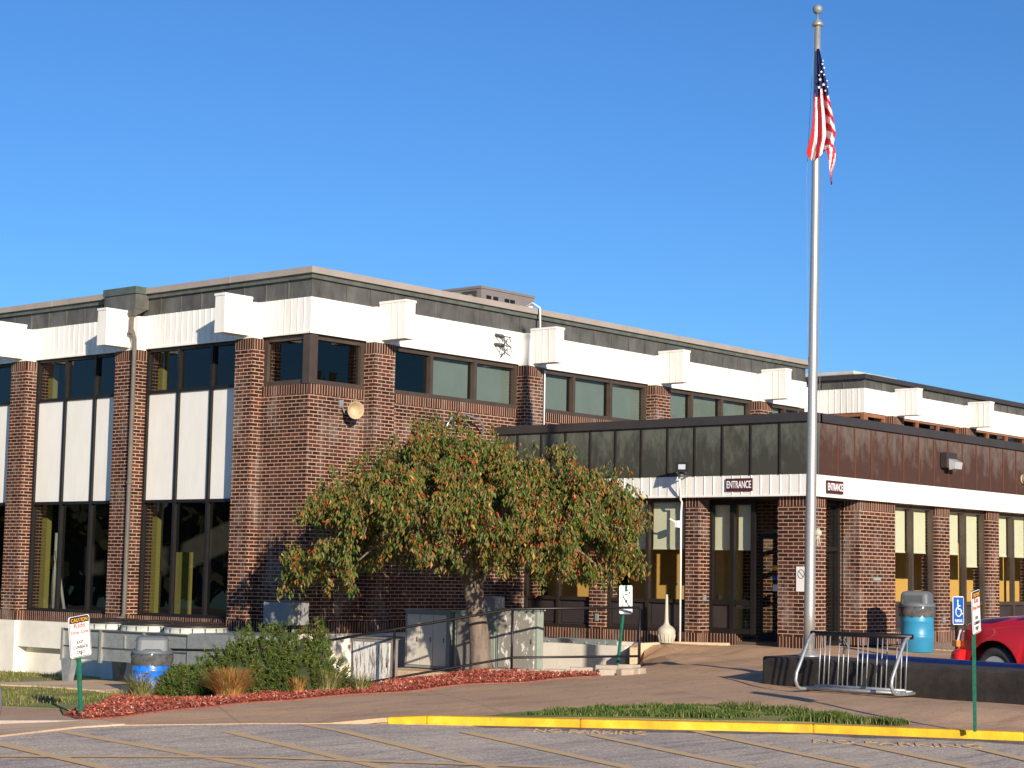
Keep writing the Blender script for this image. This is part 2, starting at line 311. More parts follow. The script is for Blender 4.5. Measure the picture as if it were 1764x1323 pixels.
def thing(name, loc, label, cat, group=None):
    o = bpy.data.objects.new(name, None); C.objects.link(o); o.location = loc; o.empty_display_size = .2
    LOC[o.name] = Vector(loc); return tag(o, label, cat, group)
def text(s, c, right, up, w, h, mt, parent, depth=.003, name="lettering", label=None):
    cu = bpy.data.curves.new("t", 'FONT'); cu.body = s; cu.align_x = 'CENTER'; cu.align_y = 'CENTER'; cu.extrude = .5; cu.offset = .012
    ob = bpy.data.objects.new("t", cu); C.objects.link(ob); dg = bpy.context.evaluated_depsgraph_get(); dg.update()
    me = bpy.data.meshes.new_from_object(ob.evaluated_get(dg)); bpy.data.objects.remove(ob); bpy.data.curves.remove(cu)
    xs = [v.co.x for v in me.vertices]; ys = [v.co.y for v in me.vertices]
    x0, x1, y0, y1 = min(xs), max(xs), min(ys), max(ys); c = Vector(c); right = Vector(right).normalized(); up = Vector(up).normalized(); nr = right.cross(up)
    off = LOC.get(parent.name, Vector((0,0,0))) if parent else Vector((0,0,0))
    for v in me.vertices:
        a = ((v.co.x-x0)/(x1-x0)-.5)*w; b = ((v.co.y-y0)/(y1-y0)-.5)*h; v.co = c+right*a+up*b+nr*(v.co.z*2*depth)-off
    me.materials.clear(); me.materials.append(mt); me.name = name
    o = bpy.data.objects.new(name, me); C.objects.link(o)
    if parent: o.parent = parent
    if label: o['label'] = label
    return o
# ------------------------------------------------------------------ ground heights
CP = [(16.5,12.9,-1.615),(15.15,14.5,-1.635),(18.1,10.8,-1.615),(19.05,8.75,-1.615),(20.4,5.6,-1.61),(17.3,11.9,-1.613),(24,-2,-1.55),(13.84,15.35,-1.694),(14.4,14.95,-1.694),(13.2,15.7,-1.694),(12.5,16.1,-1.694),(11.96,16.05,-1.694),(10.8,15.7,-1.694),(9,16.7,-1.69),(12.4,16.6,-1.66),(11.7,17.2,-1.67),
 (14,16.9,-1.65),(15.35,17.0,-1.63),(17.2,17.05,-1.6),(19.64,17.09,-1.55),(21.72,16.74,-1.5),(18,14.8,-1.57),(20,14.5,-1.53),(21.5,14.3,-1.5),(21.3,12.2,-1.5),(21,10,-1.49),(20.6,8,-1.49),(22.4,15,-1.47),
 (24.1,18,-1.45),(24.5,16.5,-1.40),(26,18.2,-1.33),(27.9,19.6,-1.23),(28,17.6,-1.22),(28.2,16.6,-1.23),(26,16,-1.33),(24.5,14.8,-1.36),(30,16.4,-1.25),(33,16.6,-1.2),(37,16.5,-1.2),(29,15.2,-1.3),(32,15.4,-1.28),(29.5,18.5,-1.2),(29.2,17.3,-1.2),
 (24.3,11.5,-1.64),(24,9,-1.65),(26.5,11.5,-1.63),(25,5,-1.65),(30,9,-1.62),(29,12.5,-1.55),(36,10,-1.6),(27,13.2,-1.5),
 (22.8,32.5,-2.22),(22.8,29,-2.2),(22.8,26,-2.15),(20,27,-2.1),(20,31,-2.12),(18.7,23.3,-2.1),(18.9,25,-2.03),(17,24,-1.95),(16,21,-1.82),(13.5,19,-1.69),(13,22,-1.76),(12,26,-1.85),(16,28,-2.0),(8,20,-1.7),(14.5,18.6,-1.70),
 (16.2,19.2,-1.74),(17.2,18,-1.63),(19,19.5,-1.75),(21.4,20.8,-1.88),(22.7,19.3,-1.58),(23.1,20.1,-1.70),(22,18.4,-1.56),(20.5,18.4,-1.63),(23.9,22.2,-1.80),(24,20.3,-1.68),(26.6,20.5,-1.72),(26.6,22,-1.8),(25,19,-1.60),(22,23.3,-2.0),(25.4,18.75,-1.55),
 (10,40,-2.1),(22,45,-2.3),(60,0,-1.6),(60,40,-1.4),(40,60,-2.0),(0,45,-1.9),(-10,80,-2.0)]
CPa = np.array(CP)
def H(x, y):
    d2 = (CPa[:, 0]-x)**2+(CPa[:, 1]-y)**2+.06
    wt = d2**-1.9; return float((wt*CPa[:, 2]).sum()/wt.sum())
def axis_cuts(lo, hi):
    c = [lo+i*.5 for i in range(int((hi-lo)/.5)+1)]; c += [-60, -30, -10, 45, 60, 80, 120]; return c
def drape(name, poly, dz, mt, hf=H, kind='structure', thick=0, label=None, cat=None):
    b = bmesh.new(); b.faces.new([b.verts.new((x, y, 0)) for x, y in poly])
    xs = [p[0] for p in poly]; ys = [p[1] for p in poly]
    for ax, lo, hi in ((0, 6, 40), (1, 0, 36)):
        for c in axis_cuts(lo, hi):
            if (min(xs), min(ys))[ax] < c < (max(xs), max(ys))[ax]:
                co = [0, 0, 0]; no = [0, 0, 0]; co[ax] = c; no[ax] = 1
                bmesh.ops.bisect_plane(b, geom=b.verts[:]+b.edges[:]+b.faces[:], plane_co=co, plane_no=no)
    bmesh.ops.triangulate(b, faces=b.faces); rim = [e for e in b.edges if e.is_boundary]; top_n = len(b.faces)
    for v in b.verts: v.co.z = hf(v.co.x, v.co.y)+dz
    bmesh.ops.recalc_face_normals(b, faces=b.faces)
    if b.faces[:] and sum(f.normal.z for f in b.faces) < 0: bmesh.ops.reverse_faces(b, faces=b.faces)
    if name != "ground":
        g = bmesh.ops.extrude_edge_only(b, edges=rim)
        for v in g['geom']:
            if isinstance(v, bmesh.types.BMVert): v.co.z -= (.10 if name in ('pavement', 'lawn') else .03)
    me = bpy.data.meshes.new(name); b.to_mesh(me); b.free(); me.materials.append(mt)
    o = bpy.data.objects.new(name, me); C.objects.link(o); o['kind'] = kind
    return tag(o, label, cat)
EDGE = [(-12,60),(0,32),(5,21.5),(9,16.7),(10.79,15.67),(11.96,16.03),(12.51,16.06),(13.84,15.33),(15.08,14.4),(16.35,12.76),(17.91,10.71),(18.9,8.69),(20.3,5.4),(24,-3),(34,-25),(60,-80)]
drape("parking_lot", EDGE+[(-60,-80),(-80,60)], -1.7, M['asph'], lambda x, y: 0)
drape("ground", EDGE[:-1]+[(130,-25),(130,130),(-12,130)], -.05, M['dirt'])
WALK = [(11.97,16.03),(12.51,16.06),(13.84,15.33),(15.12,14.42),(16.4,12.8),(17.95,10.75),(18.95,8.7),(20.33,5.4),(24,-3),(45,-3),(45,17.3),(33,17.3),(30.0,17.3),(30,18.4),(28.6,18.4),(28.6,19.3),(28.1,19.7),(27.3,19.85),(26.2,19.1),(25.3,18.35),(24.7,17.85),(24.15,17.6),(23.3,17.2),(22.4,16.95),(21.72,16.72),(19.64,17.07),(17.19,17.03),(15.35,17.0),(13.96,16.84),(12.39,16.47)]
drape("pavement", WALK, 0, M['walk'])
drape("parking_bay", [(23.3,12.9),(22.5,9),(21.6,5.2),(24.6,-3),(45,-3),(45,11),(33,13.2),(28.2,13.8),(26,13.4),(24.5,13.2)], .012, M['asph'])
drape("apron", [(9.0,16.72),(10.79,15.69),(11.96,16.04),(12.6,16.03),(12.5,16.42),(11.6,17.05),(9,17.7)], .010, M['apron'])
drape("path", [(11.6,17.07),(12.36,16.52),(12.65,17.2),(13.32,18.2),(13.04,18.97),(10,22.5),(7,20.4),(9,17.75)], 0, M['walk'])
drape("lawn", [(13.04,19.0),(13.35,18.2),(12.7,17.25),(15.37,19.3),(17,20.6),(18.3,22.2),(18.7,24.6),(19.6,26.0),(22.8,26.3),(22.8,60),(-11,60),(0.5,32),(5.5,21.6),(7,20.5),(10,22.55)], .004, M['lawn'], kind='structure')
drape("concrete_pad", [(18.4,27.8),(18.75,23.9),(19.6,22.6),(22.4,22.6),(22.4,27.6)], .03, M['pad'])
MUL = [(12.39,16.49),(13.96,16.86),(15.35,17.02),(17.19,17.05),(19.64,17.09),(21.72,16.74),(22.3,17.0),(22.5,17.9),(22.9,19.3),(23.3,20.4),(22,20.2),(20.5,19.6),(18.6,19.1),(17,20),(15.37,19.75),(13.9,18.2),(12.61,17.12)]
drape("mulch_bed", MUL, .012, M['mulchb'])
drape("gravel_bed", [(31.4,17.2),(31.0,16.2),(31.4,15.2),(33,15.1),(45,15.1),(45,17.2)], .02, M['grav'])
drape("grass_verge", [(15.6,13.85),(16.6,13.9),(17.45,13.75),(18.6,13.3),(19.25,12.7),(19.4,11.6),(18.9,10.2),(18.25,10.9),(17.4,11.9),(16.7,12.85)], .008, M['lawn'])
rk = random.Random(3); inn = [(16.0,13.2),(16.35,12.76),(17.1,11.78),(17.91,10.71),(18.4,9.7),(18.9,8.69),(19.6,7.05),(20.3,5.4)]; outr = []
for i, (x, y) in enumerate(inn):
    for q in ((0, 0), (.12, -.25)):
        d = rk.uniform(.22, .5); outr.append((x-.84*d+q[0]*2, y-.54*d+q[1]*2))
patch = [(15.6,13.7)]+inn+[(19.9,5.3)]+outr[::-1][2:]+[(15.5,13.4)]
drape("asphalt_patch", patch, -1.696, M['asphd'], lambda x, y: 0)
# ---- kerbs
def strip(name, pts, wd, z0, z1, mt, joints=None):
    mb = MB(); n = len(pts); P = [Vector((x, y, 0)) for x, y in pts]; L = []
    for i in range(n):
        t = (P[min(i+1, n-1)]-P[max(i-1, 0)]).normalized(); nr = Vector((-t.y, t.x, 0)); nr = -nr if nr.dot(Vector((1, 1, 0))) < 0 else nr
        L.append((P[i], P[i]+nr*wd))
    for i in range(n-1):
        (a, a2), (b, b2) = L[i], L[i+1]
        za = z1[i] if isinstance(z1, list) else z1; zb = z1[i+1] if isinstance(z1, list) else z1; ln = (b-a).length; k = 1
        for j in range(k):
            q = [a.lerp(b, j/k), a.lerp(b, (j+1)/k), a2.lerp(b2, (j+1)/k), a2.lerp(b2, j/k)]
            zz = [za+(zb-za)*j/k, za+(zb-za)*(j+1)/k]; zz = [zz[0], zz[1], zz[1], zz[0]]
            mb.hexa([Vector((p.x, p.y, z0)) for p in q]+[Vector((p.x, p.y, z)) for p, z in zip(q, zz)])
    o = mb.build(name, mt, None, bevel=.02); o['kind'] = 'structure'; return o
KP = [(15.02,14.46),(15.3,14.12),(16.35,12.76),(17.91,10.71),(18.9,8.69),(20.3,5.4),(24,-3)]
strip("kerb", KP, .17, -1.78, [-1.63,-1.605,-1.605,-1.605,-1.605,-1.60,-1.60], M['ypaint'])
strip("kerb", [(9.4,17.35),(10.6,17.0),(11.4,16.7),(12.3,16.42)], .22, -1.78, [-1.63,-1.625,-1.63,-1.655], M['concr'])
strip("kerb", [(26.4,19.35),(27.2,19.85),(28.0,19.75),(28.3,18.7)], .14, -1.6, [-1.26,-1.22,-1.2,-1.19], M['pad'])
# ---- painted lines
def line(a, b, wd):
    a = Vector((a[0], a[1], -1.695)); b = Vector((b[0], b[1], -1.695)); t = (b-a).normalized(); n = Vector((-t.y, t.x, 0))*wd/2; n2 = 8; mb = MB()
    for i in range(n2):
        p, q = a.lerp(b, i/n2), a.lerp(b, (i+1)/n2); mb.add([p-n, q-n, q+n, p+n], [(0, 1, 2, 3)])
    return mb
mb = MB()
def addl(a, b, wd=.15):
    q = line(a, b, wd); dz = len(mb.f)/8*.0004; mb.add([v+Vector((0, 0, dz)) for v in q.v], q.f)
for a, b in (((11.62,15.75),(10.6,10.5)),((12.95,14.78),(10.9,9.2)),((14.2,14.95),(13.95,14.1)),((13.95,14.1),(11.7,9.1)),((14.89,13.18),(12.5,8.1)),((15.71,12.1),(13.4,7.6)),((17.0,11.64),(14.2,7.1)),
             ((17.13,9.71),(15.2,6.9)),((17.59,8.54),(16.1,6.8)),((10.4,15.2),(9.6,11.8)),((9.5,14.25),(11.38,12.59)),((11.38,12.59),(13.6,9.0))): addl(a, b)
o = mb.build("painted_lines", M['line'], None, recalc=False); o['kind'] = 'structure'
for cx, cy, ex, ey in (((17.04),(10.19),(17.89),(8.7)), ((15.66),(12.86),(16.35),(11.86))):
    a = Vector((cx, cy, 0)); b = Vector((ex, ey, 0)); t = (b-a).normalized(); c = (a+b)/2; c.z = -1.697
    o = text("NO PARKING", c+Vector((0,0,.003)), t, Vector((-t.y, t.x, 0)), (b-a).length, .42, M['line'], None, .0012, "painted_lettering"); o['kind'] = 'structure'
# ------------------------------------------------------------------ buildings
class F:
    """wall face frame: 'L' faces -X (u runs along Y), 'R' faces -Y (u runs along X); d = distance proud of the face"""
    def __init__(s, ax, c): s.ax = ax; s.c = c
    def box(s, mb, u0, u1, d0, d1, z0, z1, m=0):
        if s.ax == 'L': mb.box(s.c-d0, s.c-d1, u0, u1, z0, z1, m)
        else: mb.box(u0, u1, s.c-d0, s.c-d1, z0, z1, m)
    def pt(s, u, d, z): return Vector((s.c-d, u, z)) if s.ax == 'L' else Vector((u, s.c-d, z))
    def quad(s, mb, u0, u1, d, z0, z1, m=0):
        if s.ax == 'L': u0, u1 = u1, u0
        mb.add([s.pt(u0, d, z0), s.pt(u1, d, z0), s.pt(u1, d, z1), s.pt(u0, d, z1)], [(0, 1, 2, 3)], m)
    right = property(lambda s: Vector((0, -1, 0)) if s.ax == 'L' else Vector((1, 0, 0)))
def ribbed(mb, f, u0, u1, d, z0, z1, back, sp=.2, m=0, rd=.012, rw=.012, mr=None):
    f.box(mb, u0, u1, -back, d, z0, z1, m); n = max(1, round((u1-u0)/sp))
    for i in range(1, n):
        u = u0+(u1-u0)*i/n; f.box(mb, u-rw/2, u+rw/2, d, d+rd, z0+.004, z1-.004, m if mr is None else mr)
def pier(parent, f, u0, u1, z0, z1, d=.25, back=.3, cap=.2, base=.2):
    mb = MB(); f.box(mb, u0, u1, -back, d, z0+base, z1-cap, 0)
    if cap: f.box(mb, u0, u1, -back, d+.003, z1-cap, z1, 1)
    if base: f.box(mb, u0-.002, u1+.002, -back, d+.003, z0, z0+base, 1)
    return mb.build("pier", [M['brick'], M['soldier']], parent)
def window(parent, f, us, zs, d=-.08, fw=.055, fm='frame', infill=None, gm='gT', shades=None, deep=.07):
    """us: frame line positions (edges and mullions); zs likewise; infill[(i,j)] = 'white'/'spand' for a solid panel; shades {i:(z0,z1,mat)}"""
    mb = MB(); g = MB(); pn = MB(); pm = []; sp = MB(); infill = infill or {}
    for k, u in enumerate(us):
        a = 0 if k == 0 else -fw/2 if k < len(us)-1 else -fw
        f.box(mb, u+a, u+a+fw, d-.02, d+deep, zs[0], zs[-1])
    for k, z in enumerate(zs):
        a = 0 if k == 0 else -fw/2 if k < len(zs)-1 else -fw
        for i in range(len(us)-1): f.box(mb, us[i]+(fw if i == 0 else fw/2), us[i+1]-(fw if i == len(us)-2 else fw/2), d-.02, d+deep-.012, z+a, z+a+fw)
    ng = 0; npn = 0; nsp = 0
    for i in range(len(us)-1):
        for j in range(len(zs)-1):
            u0, u1, z0, z1 = us[i]+.012, us[i+1]-.012, zs[j]+.012, zs[j+1]-.012; k = infill.get((i, j)) or infill.get(j)
            if k == 'white': f.box(pn, u0, u1, d-.015, d+.015, z0, z1); npn += 1
            elif k == 'spand': f.box(sp, u0, u1, d-.015, d+.004, z0, z1); f.box(sp, u0+.08, u1-.08, d+.004, d+.02, z0+.09, z1-.06); nsp += 1
            else: f.quad(g, u0, u1, d, z0, z1); ng += 1
    wn = mb.build("window", M[fm], parent)
    if ng: g.build("pane", M[gm], wn, recalc=False)
    if npn: pn.build("infill_panel", M['fpanel'], wn)
    if nsp: sp.build("spandrel_panel", M['spand'], wn)
    for i, (z0, z1, mt) in (shades or {}).items():
        s = MB(); f.box(s, us[i]+fw*.6, us[i+1]-fw*.6, d-.085, d-.08, z0, z1); f.box(s, us[i]+fw*.6, us[i+1]-fw*.6, d-.095, d-.07, z0-.03, z0); s.build("blind", M[mt], wn)
    return wn
def fascia_box(parent, f, c, z0, z1, d1, hw=.135, d0=.2):
    mb = MB(); f.box(mb, c-hw, c+hw, d0, d1, z0, z1)
    f.box(mb, c-hw-.012, c+hw+.012, d0, d1+.015, z1, z1+.045); n = 4
    for i in range(1, n):
        dd = d0+(d1-d0)*i/n
        for sgn in (-1, 1):
            f.box(mb, c+sgn*hw, c+sgn*(hw+.010), dd-.006, dd+.006, z0+.004, z1-.004)
    return mb.build("fascia_box", M['white'], parent)
FL, FR = F('L', 22.88), F('R', 24.2)
B = thing("main_building", (22.88, 24.2, -1.15), "tall brown brick building with white clad band and projecting white boxes, at left", "building")
ZB, ZT = 4.307, 4.947
LP = [(25.46,25.95),(28.87,29.53),(32.51,33.05),(36.3,36.9),(40.1,40.7)]; RP = [(24.31,24.86),(28.75,29.33),(33.28,33.84),(37.57,38.13)]
# brick walls: corner piece, right-hand wall, sill course along the left
mb = MB()
FL.box(mb, 24.2, 25.46, 0, -.3, -.95, 3.182, 0); FL.box(mb, 24.2, 25.46, .002, -.3, 3.182, 3.362, 1); FL.box(mb, 24.2, 25.46, .002, -.3, -1.15, -.95, 1)
FR.box(mb, 23.18, 40.08, 0, -.3, -.95, 3.182, 0); FR.box(mb, 23.18, 40.08, .002, -.3, 3.182, 3.362, 1); FR.box(mb, 23.18, 28.2, .002, -.3, -1.15, -.95, 1)
for i in range(len(LP)-1): FL.box(mb, LP[i][1], LP[i+1][0], .03, -.3, -1.15, -.95, 1)
mb.box(39.78, 40.08, 24.5, 40.7, -1.4, 4.3, 0)
mb.build("brick_wall", [M['brick'], M['soldier']], B)
for a, b in LP: pier(B, FL, a, b, -1.15, 4.25)
for a, b in RP: pier(B, FR, a, b, -1.15, 4.25)
# foundation
mb = MB()
FL.box(mb, 24.2, 40.7, -.02, -.3, -2.6, -1.15); FR.box(mb, 23.18, 28.2, -.02, -.3, -2.6, -1.15)
for a, b in LP: FL.box(mb, a-.03, b+.03, -.02, .28, -2.6, -1.15)
for i in range(1, len(LP)-1): FL.box(mb, LP[i][1]+.03, LP[i+1][0]-.03, -.02, .20, -1.68, -1.15)
FL.box(mb, 28.0, 28.84, -.02, .20, -1.68, -1.15)
for a, b in RP[:1]: FR.box(mb, a-.03, b+.03, -.02, .28, -2.6, -1.15)
mb.build("foundation", M['founda'], B)
# white band (ribbed sheets), pier heads, boxes
mb = MB()
ribbed(mb, FL, 24.17, 40.7, .03, ZB, ZT, .3, .172); ribbed(mb, FR, 23.18, 40.08, .03, ZB, ZT, .3, .172)
FL.box(mb, 24.16, 40.7, .03, .055, ZB-.03, ZB+.005); FR.box(mb, 22.825, 40.08, .03, .055, ZB-.03, ZB+.005)
mb.box(39.85, 40.11, 24.5, 40.7, ZB, ZT)
mb.build("white_band", M['white'], B)
for fc, ps in ((FL, LP), (FR, RP)):
    for a, b in ps:
        mb = MB(); fc.box(mb, a-.015, b+.015, .03, .265, 4.25, ZT-.03)
        mb.build("pier_head", M['white'], B)
        fascia_box(B, fc, (a+b)/2, 4.30, 4.985, .87)
# parapet, lip, coping
mb = MB(); ribbed(mb, FL, 24.18, 40.7, .012, ZT, 5.30, .25, .62, 0, .02, .02); ribbed(mb, FR, 23.13, 40.06, .012, ZT, 5.30, .25, .62, 0, .02, .02)
mb.box(39.85, 40.08, 24.5, 40.7, ZT, 5.3); mb.build("parapet", M['parap'], B)
mb = MB(); FL.box(mb, 24.13, 40.7, -.2, .07, 5.285, 5.372); FR.box(mb, 23.08, 40.1, -.2, .07, 5.285, 5.372); mb.build("parapet_lip", M['lip'], B)
mb = MB(); FL.box(mb, 24.07, 28.80, -.22, .13, 5.372, 5.488); FL.box(mb, 29.84, 40.7, -.22, .13, 5.372, 5.488); FR.box(mb, 23.1, 40.12, -.22, .13, 5.372, 5.488)
for u in (26.3, 31.9, 34.9, 37.9): FL.box(mb, u, u+.035, -.22, .136, 5.368, 5.494)
for u in (25.6, 28.4, 31.2, 34.1, 36.9, 39.6): FR.box(mb, u, u+.035, -.22, .136, 5.368, 5.494)
mb.box(39.87, 40.12, 24.42, 40.7, 5.372, 5.488); mb.build("coping", M['coping'], B)
mb = MB(); mb.box(23.1, 39.9, 24.4, 40.6, 5.1, 5.2); mb.build("roof", M['roof'], B)
mb = MB(); mb.box(23.3, 39.9, 40.4, 40.7, -2.6, 5.2); mb.build("rear_wall", M['brick'], B)
# windows on the left facade
for i in range(len(LP)-1):
    a, b = LP[i][1], LP[i+1][0]; st = (b-a)/3
    window(B, FL, [a, a+st, a+2*st, b], [-.95, 1.27, 3.42, ZB-.03], infill={1: 'white'}, fw=.06, fm='black')
# corner windows
window(B, FL, [24.32, 25.46], [3.362, ZB-.03], d=-.1, fm='framel', fw=.09); window(B, FR, [23.0, 24.31], [3.362, ZB-.03], d=-.1, fm='framel', fw=.09)
mb = MB(); mb.box(22.86, 23.06, 24.18, 24.36, 3.364, ZB-.03); mb.build("corner_post", M['framel'], B)
bays = [(24.86,28.75),(29.33,33.28),(33.84,37.57),(38.13,40.08)]
for i, (a, b) in enumerate(bays):
    st = (b-a)/3; us = [a, a+st, a+2*st, b] if i < 3 else [a, a+1.0, b-.02]
    sh = {k: (3.42, 4.25, 'blindg') for k in range(len(us)-1)}
    if i == 0: sh.pop(0)
    window(B, FR, us, [3.362, ZB-.03], d=-.1, fm='framel', fw=.085, shades=sh, deep=.09)
# leader head and downspout
mb = MB(); FL.box(mb, 28.83, 29.82, .03, .36, 5.06, 5.40, 0); FL.box(mb, 28.80, 29.84, .02, .39, 5.36, 5.50, 1)
mb.hexa([FL.pt(29.0, .38, 4.92), FL.pt(28.88, .38, 4.92), FL.pt(28.88, .3, 4.92), FL.pt(29.0, .3, 4.92), FL.pt(29.35, .36, 5.06), FL.pt(28.84, .36, 5.06), FL.pt(28.84, .06, 5.06), FL.pt(29.35, .06, 5.06)], 0)
mb.build("leader_head", [M['parap'], M['leader']], B)
mb = MB(); mb.tube([FL.pt(28.93, .36, 4.90), FL.pt(28.93, .36, 4.66), FL.pt(28.86, .33, 4.45), FL.pt(28.84, .33, 4.2), FL.pt(28.84, .33, -.9), FL.pt(28.86, .38, -1.05)], .046, 10)
mb.lathe(FL.pt(28.93, .36, 4.55), [(.062, 0), (.07, .02), (.07, .05), (.062, .07)], 12); mb.lathe(FL.pt(28.84, .33, 1.6), [(.057, 0), (.063, .01), (.063, .04), (.057, .05)], 12)
mb.lathe(FL.pt(28.86, .4, -1.25), [(.05, 0), (.1, .2), (.11, .28)], 12); mb.build("downspout", M['dspout'], B)
# interior
mb = MB(); mb.box(23.2, 39.7, 24.5, 40.3, -1.1, -1.0, 1); mb.box(23.2, 39.7, 24.5, 40.3, 4.31, 4.4, 0); mb.box(29.5, 29.7, 24.5, 40.3, -1, 4.31, 0)
mb.box(23.25, 39.7, 24.55, 24.6, -1, 3.3, 0); mb.build("interior", [M['inter'], M['ifloor']], B)
mb = MB()
for a, b in LP[1:]: mb.box(23.36, 23.50, a+.08, b-.08, -1, 4.3)
mb.box(24.0, 24.06, 28.65, 29.2, -1, .30);  mb.build("interior_column", M['yellow2'], B)
K = thing("easel", (23.8, 32.8, -1), "white easel-like stand inside the left tall window", "stand"); mb = MB()
for a, b in (((23.8, 32.86, -.98), (23.8, 32.84, .68)), ((23.8, 32.45, -.98), (23.8, 32.83, .3)), ((23.8, 32.98, -.98), (23.8, 32.84, .1))): mb.tube([a, b], .035, 6)
mb.build("frame", M['signw'], K)
K = thing("toy_kite", (23.6, 29.5, -.2), "green and orange toy hanging inside the tall window nearest the corner", "toy")
mb = MB(); mb.prism([(23.6, 29.40, .0), (23.6, 29.18, -.04), (23.6, 29.26, -.2), (23.6, 29.38, -.36)], (.03, 0, 0)); mb.build("green_wing", M['toyg'], K)
mb = MB(); mb.prism([(23.57, 29.22, -.04), (23.57, 29.02, -.08), (23.57, 29.06, -.30), (23.57, 29.2, -.25)], (.03, 0, 0)); mb.build("orange_wing", M['toyo'], K)
# roof unit, bracket, loudspeaker on the main building
U = thing("rooftop_unit", (32.3, 28.6, 5.2), "grey box-shaped air handling unit on the roof of the tall brick building", "rooftop unit")
mb = MB(); mb.box(31.32, 33.22, 27.5, 29.4, 5.2, 6.52); mb.box(31.30, 33.24, 27.48, 29.42, 6.50, 6.56); mb.build("casing", M['unitg'], U)
mb = MB(); mb.box(31.28, 31.32, 27.62, 28.05, 5.6, 6.45); mb.build("side_door", M['framel'], U)
mb = MB(); mb.box(31.0, 31.3, 28.1, 28.55, 5.4, 6.42); mb.lathe((31.2, 27.75, 6.05), [(.01, 0), (.11, .02), (.12, .1), (.12, .22), (.05, .3)], 12); mb.build("vent_hood", M['galv'], U)
mb = MB(); mb.box(32.95, 33.15, 27.47, 27.5, 6.12, 6.3); mb.build("data_plate", M['signw'], U)
mb = MB(); [mb.box(x, x+.16, 27.485, 27.5, 6.28, 6.36) for x in (31.5, 31.75, 32.15, 32.35)]; mb.build("louvre", M['black'], U)
K = thing("loudspeaker", (23.84, 24.2, 3.0), "round tan horn loudspeaker fixed to the brick wall under the corner window", "loudspeaker")
mb = MB(); ax = Vector((-.35, -.9, -.1)); mb.lathe((23.84, 24.1, 2.95), [(.04, 0), (.05, .06), (.06, .12), (.10, .2), (.155, .27), (.165, .275), (.155, .262), (.09, .19), (.03, .13)], 20, axis=ax); mb.build("horn", M['horn'], K)
mb = MB(); mb.box(23.64, 23.74, 24.17, 24.198, 2.98, 3.12); mb.tube([(23.7, 24.17, 3.02), (23.72, 24.1, 2.86), (23.82, 24.05, 2.88)], .014, 6); mb.build("bracket", M['galv'], K)
for z, s in ((4.72, 1), (4.53, 1.15)):
    K2 = thing("antenna_bracket", (28.15, 24.17, z), "grey star-shaped metal bracket on the white band of the tall building, "+("upper" if s == 1 else "lower")+" of the two", "bracket", None)
    mb = MB()
    for a, b in (((-.16*s, -.02, .10), (.18*s, -.16, .05)), ((-.14*s, -.02, .09), (.08, -.24, -.16)), ((.0, -.22, .0), (.0, -.05, -.16)), ((.18*s, -.1, .07), (.13*s, -.2, -.05)), ((-.12, -.25, -.15), (.12, -.02, .08))):
        mb.tube([Vector((28.1, 24.15, z))+Vector(a), Vector((28.1, 24.15, z))+Vector(b)], .011, 6)
    mb.build("strut", M['galvd'], K2); mb = MB(); mb.box(27.98, 28.22, 24.14, 24.168, z+.05, z+.12); mb.build("wall_plate", M['galvd'], K2)
mb = MB(); mb.tube([(29.27, 23.9, -1.0+3.75), (29.27, 23.9, 4.2)], .016, 6); mb.tube([(29.2, 24.5, 5.5), (29.2, 24.2, 5.62), (29.2, 24.0, 5.5), (29.22, 24.0, 5.0)], .02, 8)
tag(mb.build("conduit", M['signw'], None), "thin pale conduit looping over the coping and down beside the second box from the corner", "conduit")
mb = MB(); mb.tube([(26.36, 24.15, 2.5), (26.36, 24.0, 2.78), (26.45, 23.95, 2.99), (26.65, 23.93, 3.06), (26.95, 23.93, 3.07), (27.3, 23.95, 3.02), (27.5, 24.0, 2.88), (27.52, 24.15, 2.6)], .022, 10)
tag(mb.build("wall_hoop", M['chrome'], None), "shiny curved tube hoop on the brick wall just above the tree", "hoop")
# ------------------------------------------------------------------ low entrance building
LL, LR = F('L', 28.2), F('R', 16.97)
E = thing("entrance_building", (28.2, 16.97, -1.2), "single-storey brown brick entrance wing with dark metal parapet and white band, at right", "building")
for a, b, dp in ((19.29, 19.59, .4), (21.45, 21.83, .4), (23.53, 23.92, .4)): pier(E, LL, a, b, -1.24, 1.47, 0, dp, .19, .21)
mb = MB(); mb.box(28.2, 28.82, 16.97, 17.59, -1.03, 1.28, 0); mb.box(28.198, 28.822, 16.968, 17.592, 1.28, 1.47, 1); mb.box(28.198, 28.822, 16.968, 17.592, -1.3, -1.03, 1); mb.build("pier", [M['brick'], M['soldier']], E)
RPs = [(30.0, 31.37), (33.06, 33.6), (35.3, 35.81), (37.55, 38.06), (39.8, 40.3), (42.05, 42.55), (44.3, 44.8)]
for k, (a, b) in enumerate(RPs): pier(E, LR, a, b, -1.2, 1.47, 0, .34, .19, .21)
mb = MB()
LL.box(mb, 19.59, 21.45, -.03, -.4, -1.24, -1.03, 1); LL.box(mb, 21.83, 23.53, -.03, -.4, -1.24, -1.03, 1); LL.box(mb, 23.92, 24.2, -.03, -.4, -1.03, 1.47, 0); LL.box(mb, 18.72, 19.29, -.34, -.6, -1.24, -1.03, 1)
for (a, b), (c, d) in zip(RPs, RPs[1:]): LR.box(mb, b, c, -.03, -.4, -1.2, -.97, 1)
mb.box(44.8, 45.0, 16.97, 23.5, -1.2, 1.47, 0); mb.box(30.02, 30.3, 17.32, 19.5, -1.2, 1.44, 0)
mb.build("brick_wall", [M['brick'], M['soldier']], E)
mb = MB(); LL.box(mb, 19.3, 24.2, -.05, -.4, -2.3, -1.24); mb.build("foundation", M['founda'], E)
mb = MB(); ribbed(mb, LL, 16.87, 24.2, .1, 1.47, 1.845, .4, .205); ribbed(mb, LR, 28.6, 45, .1, 1.47, 1.845, .4, .205)
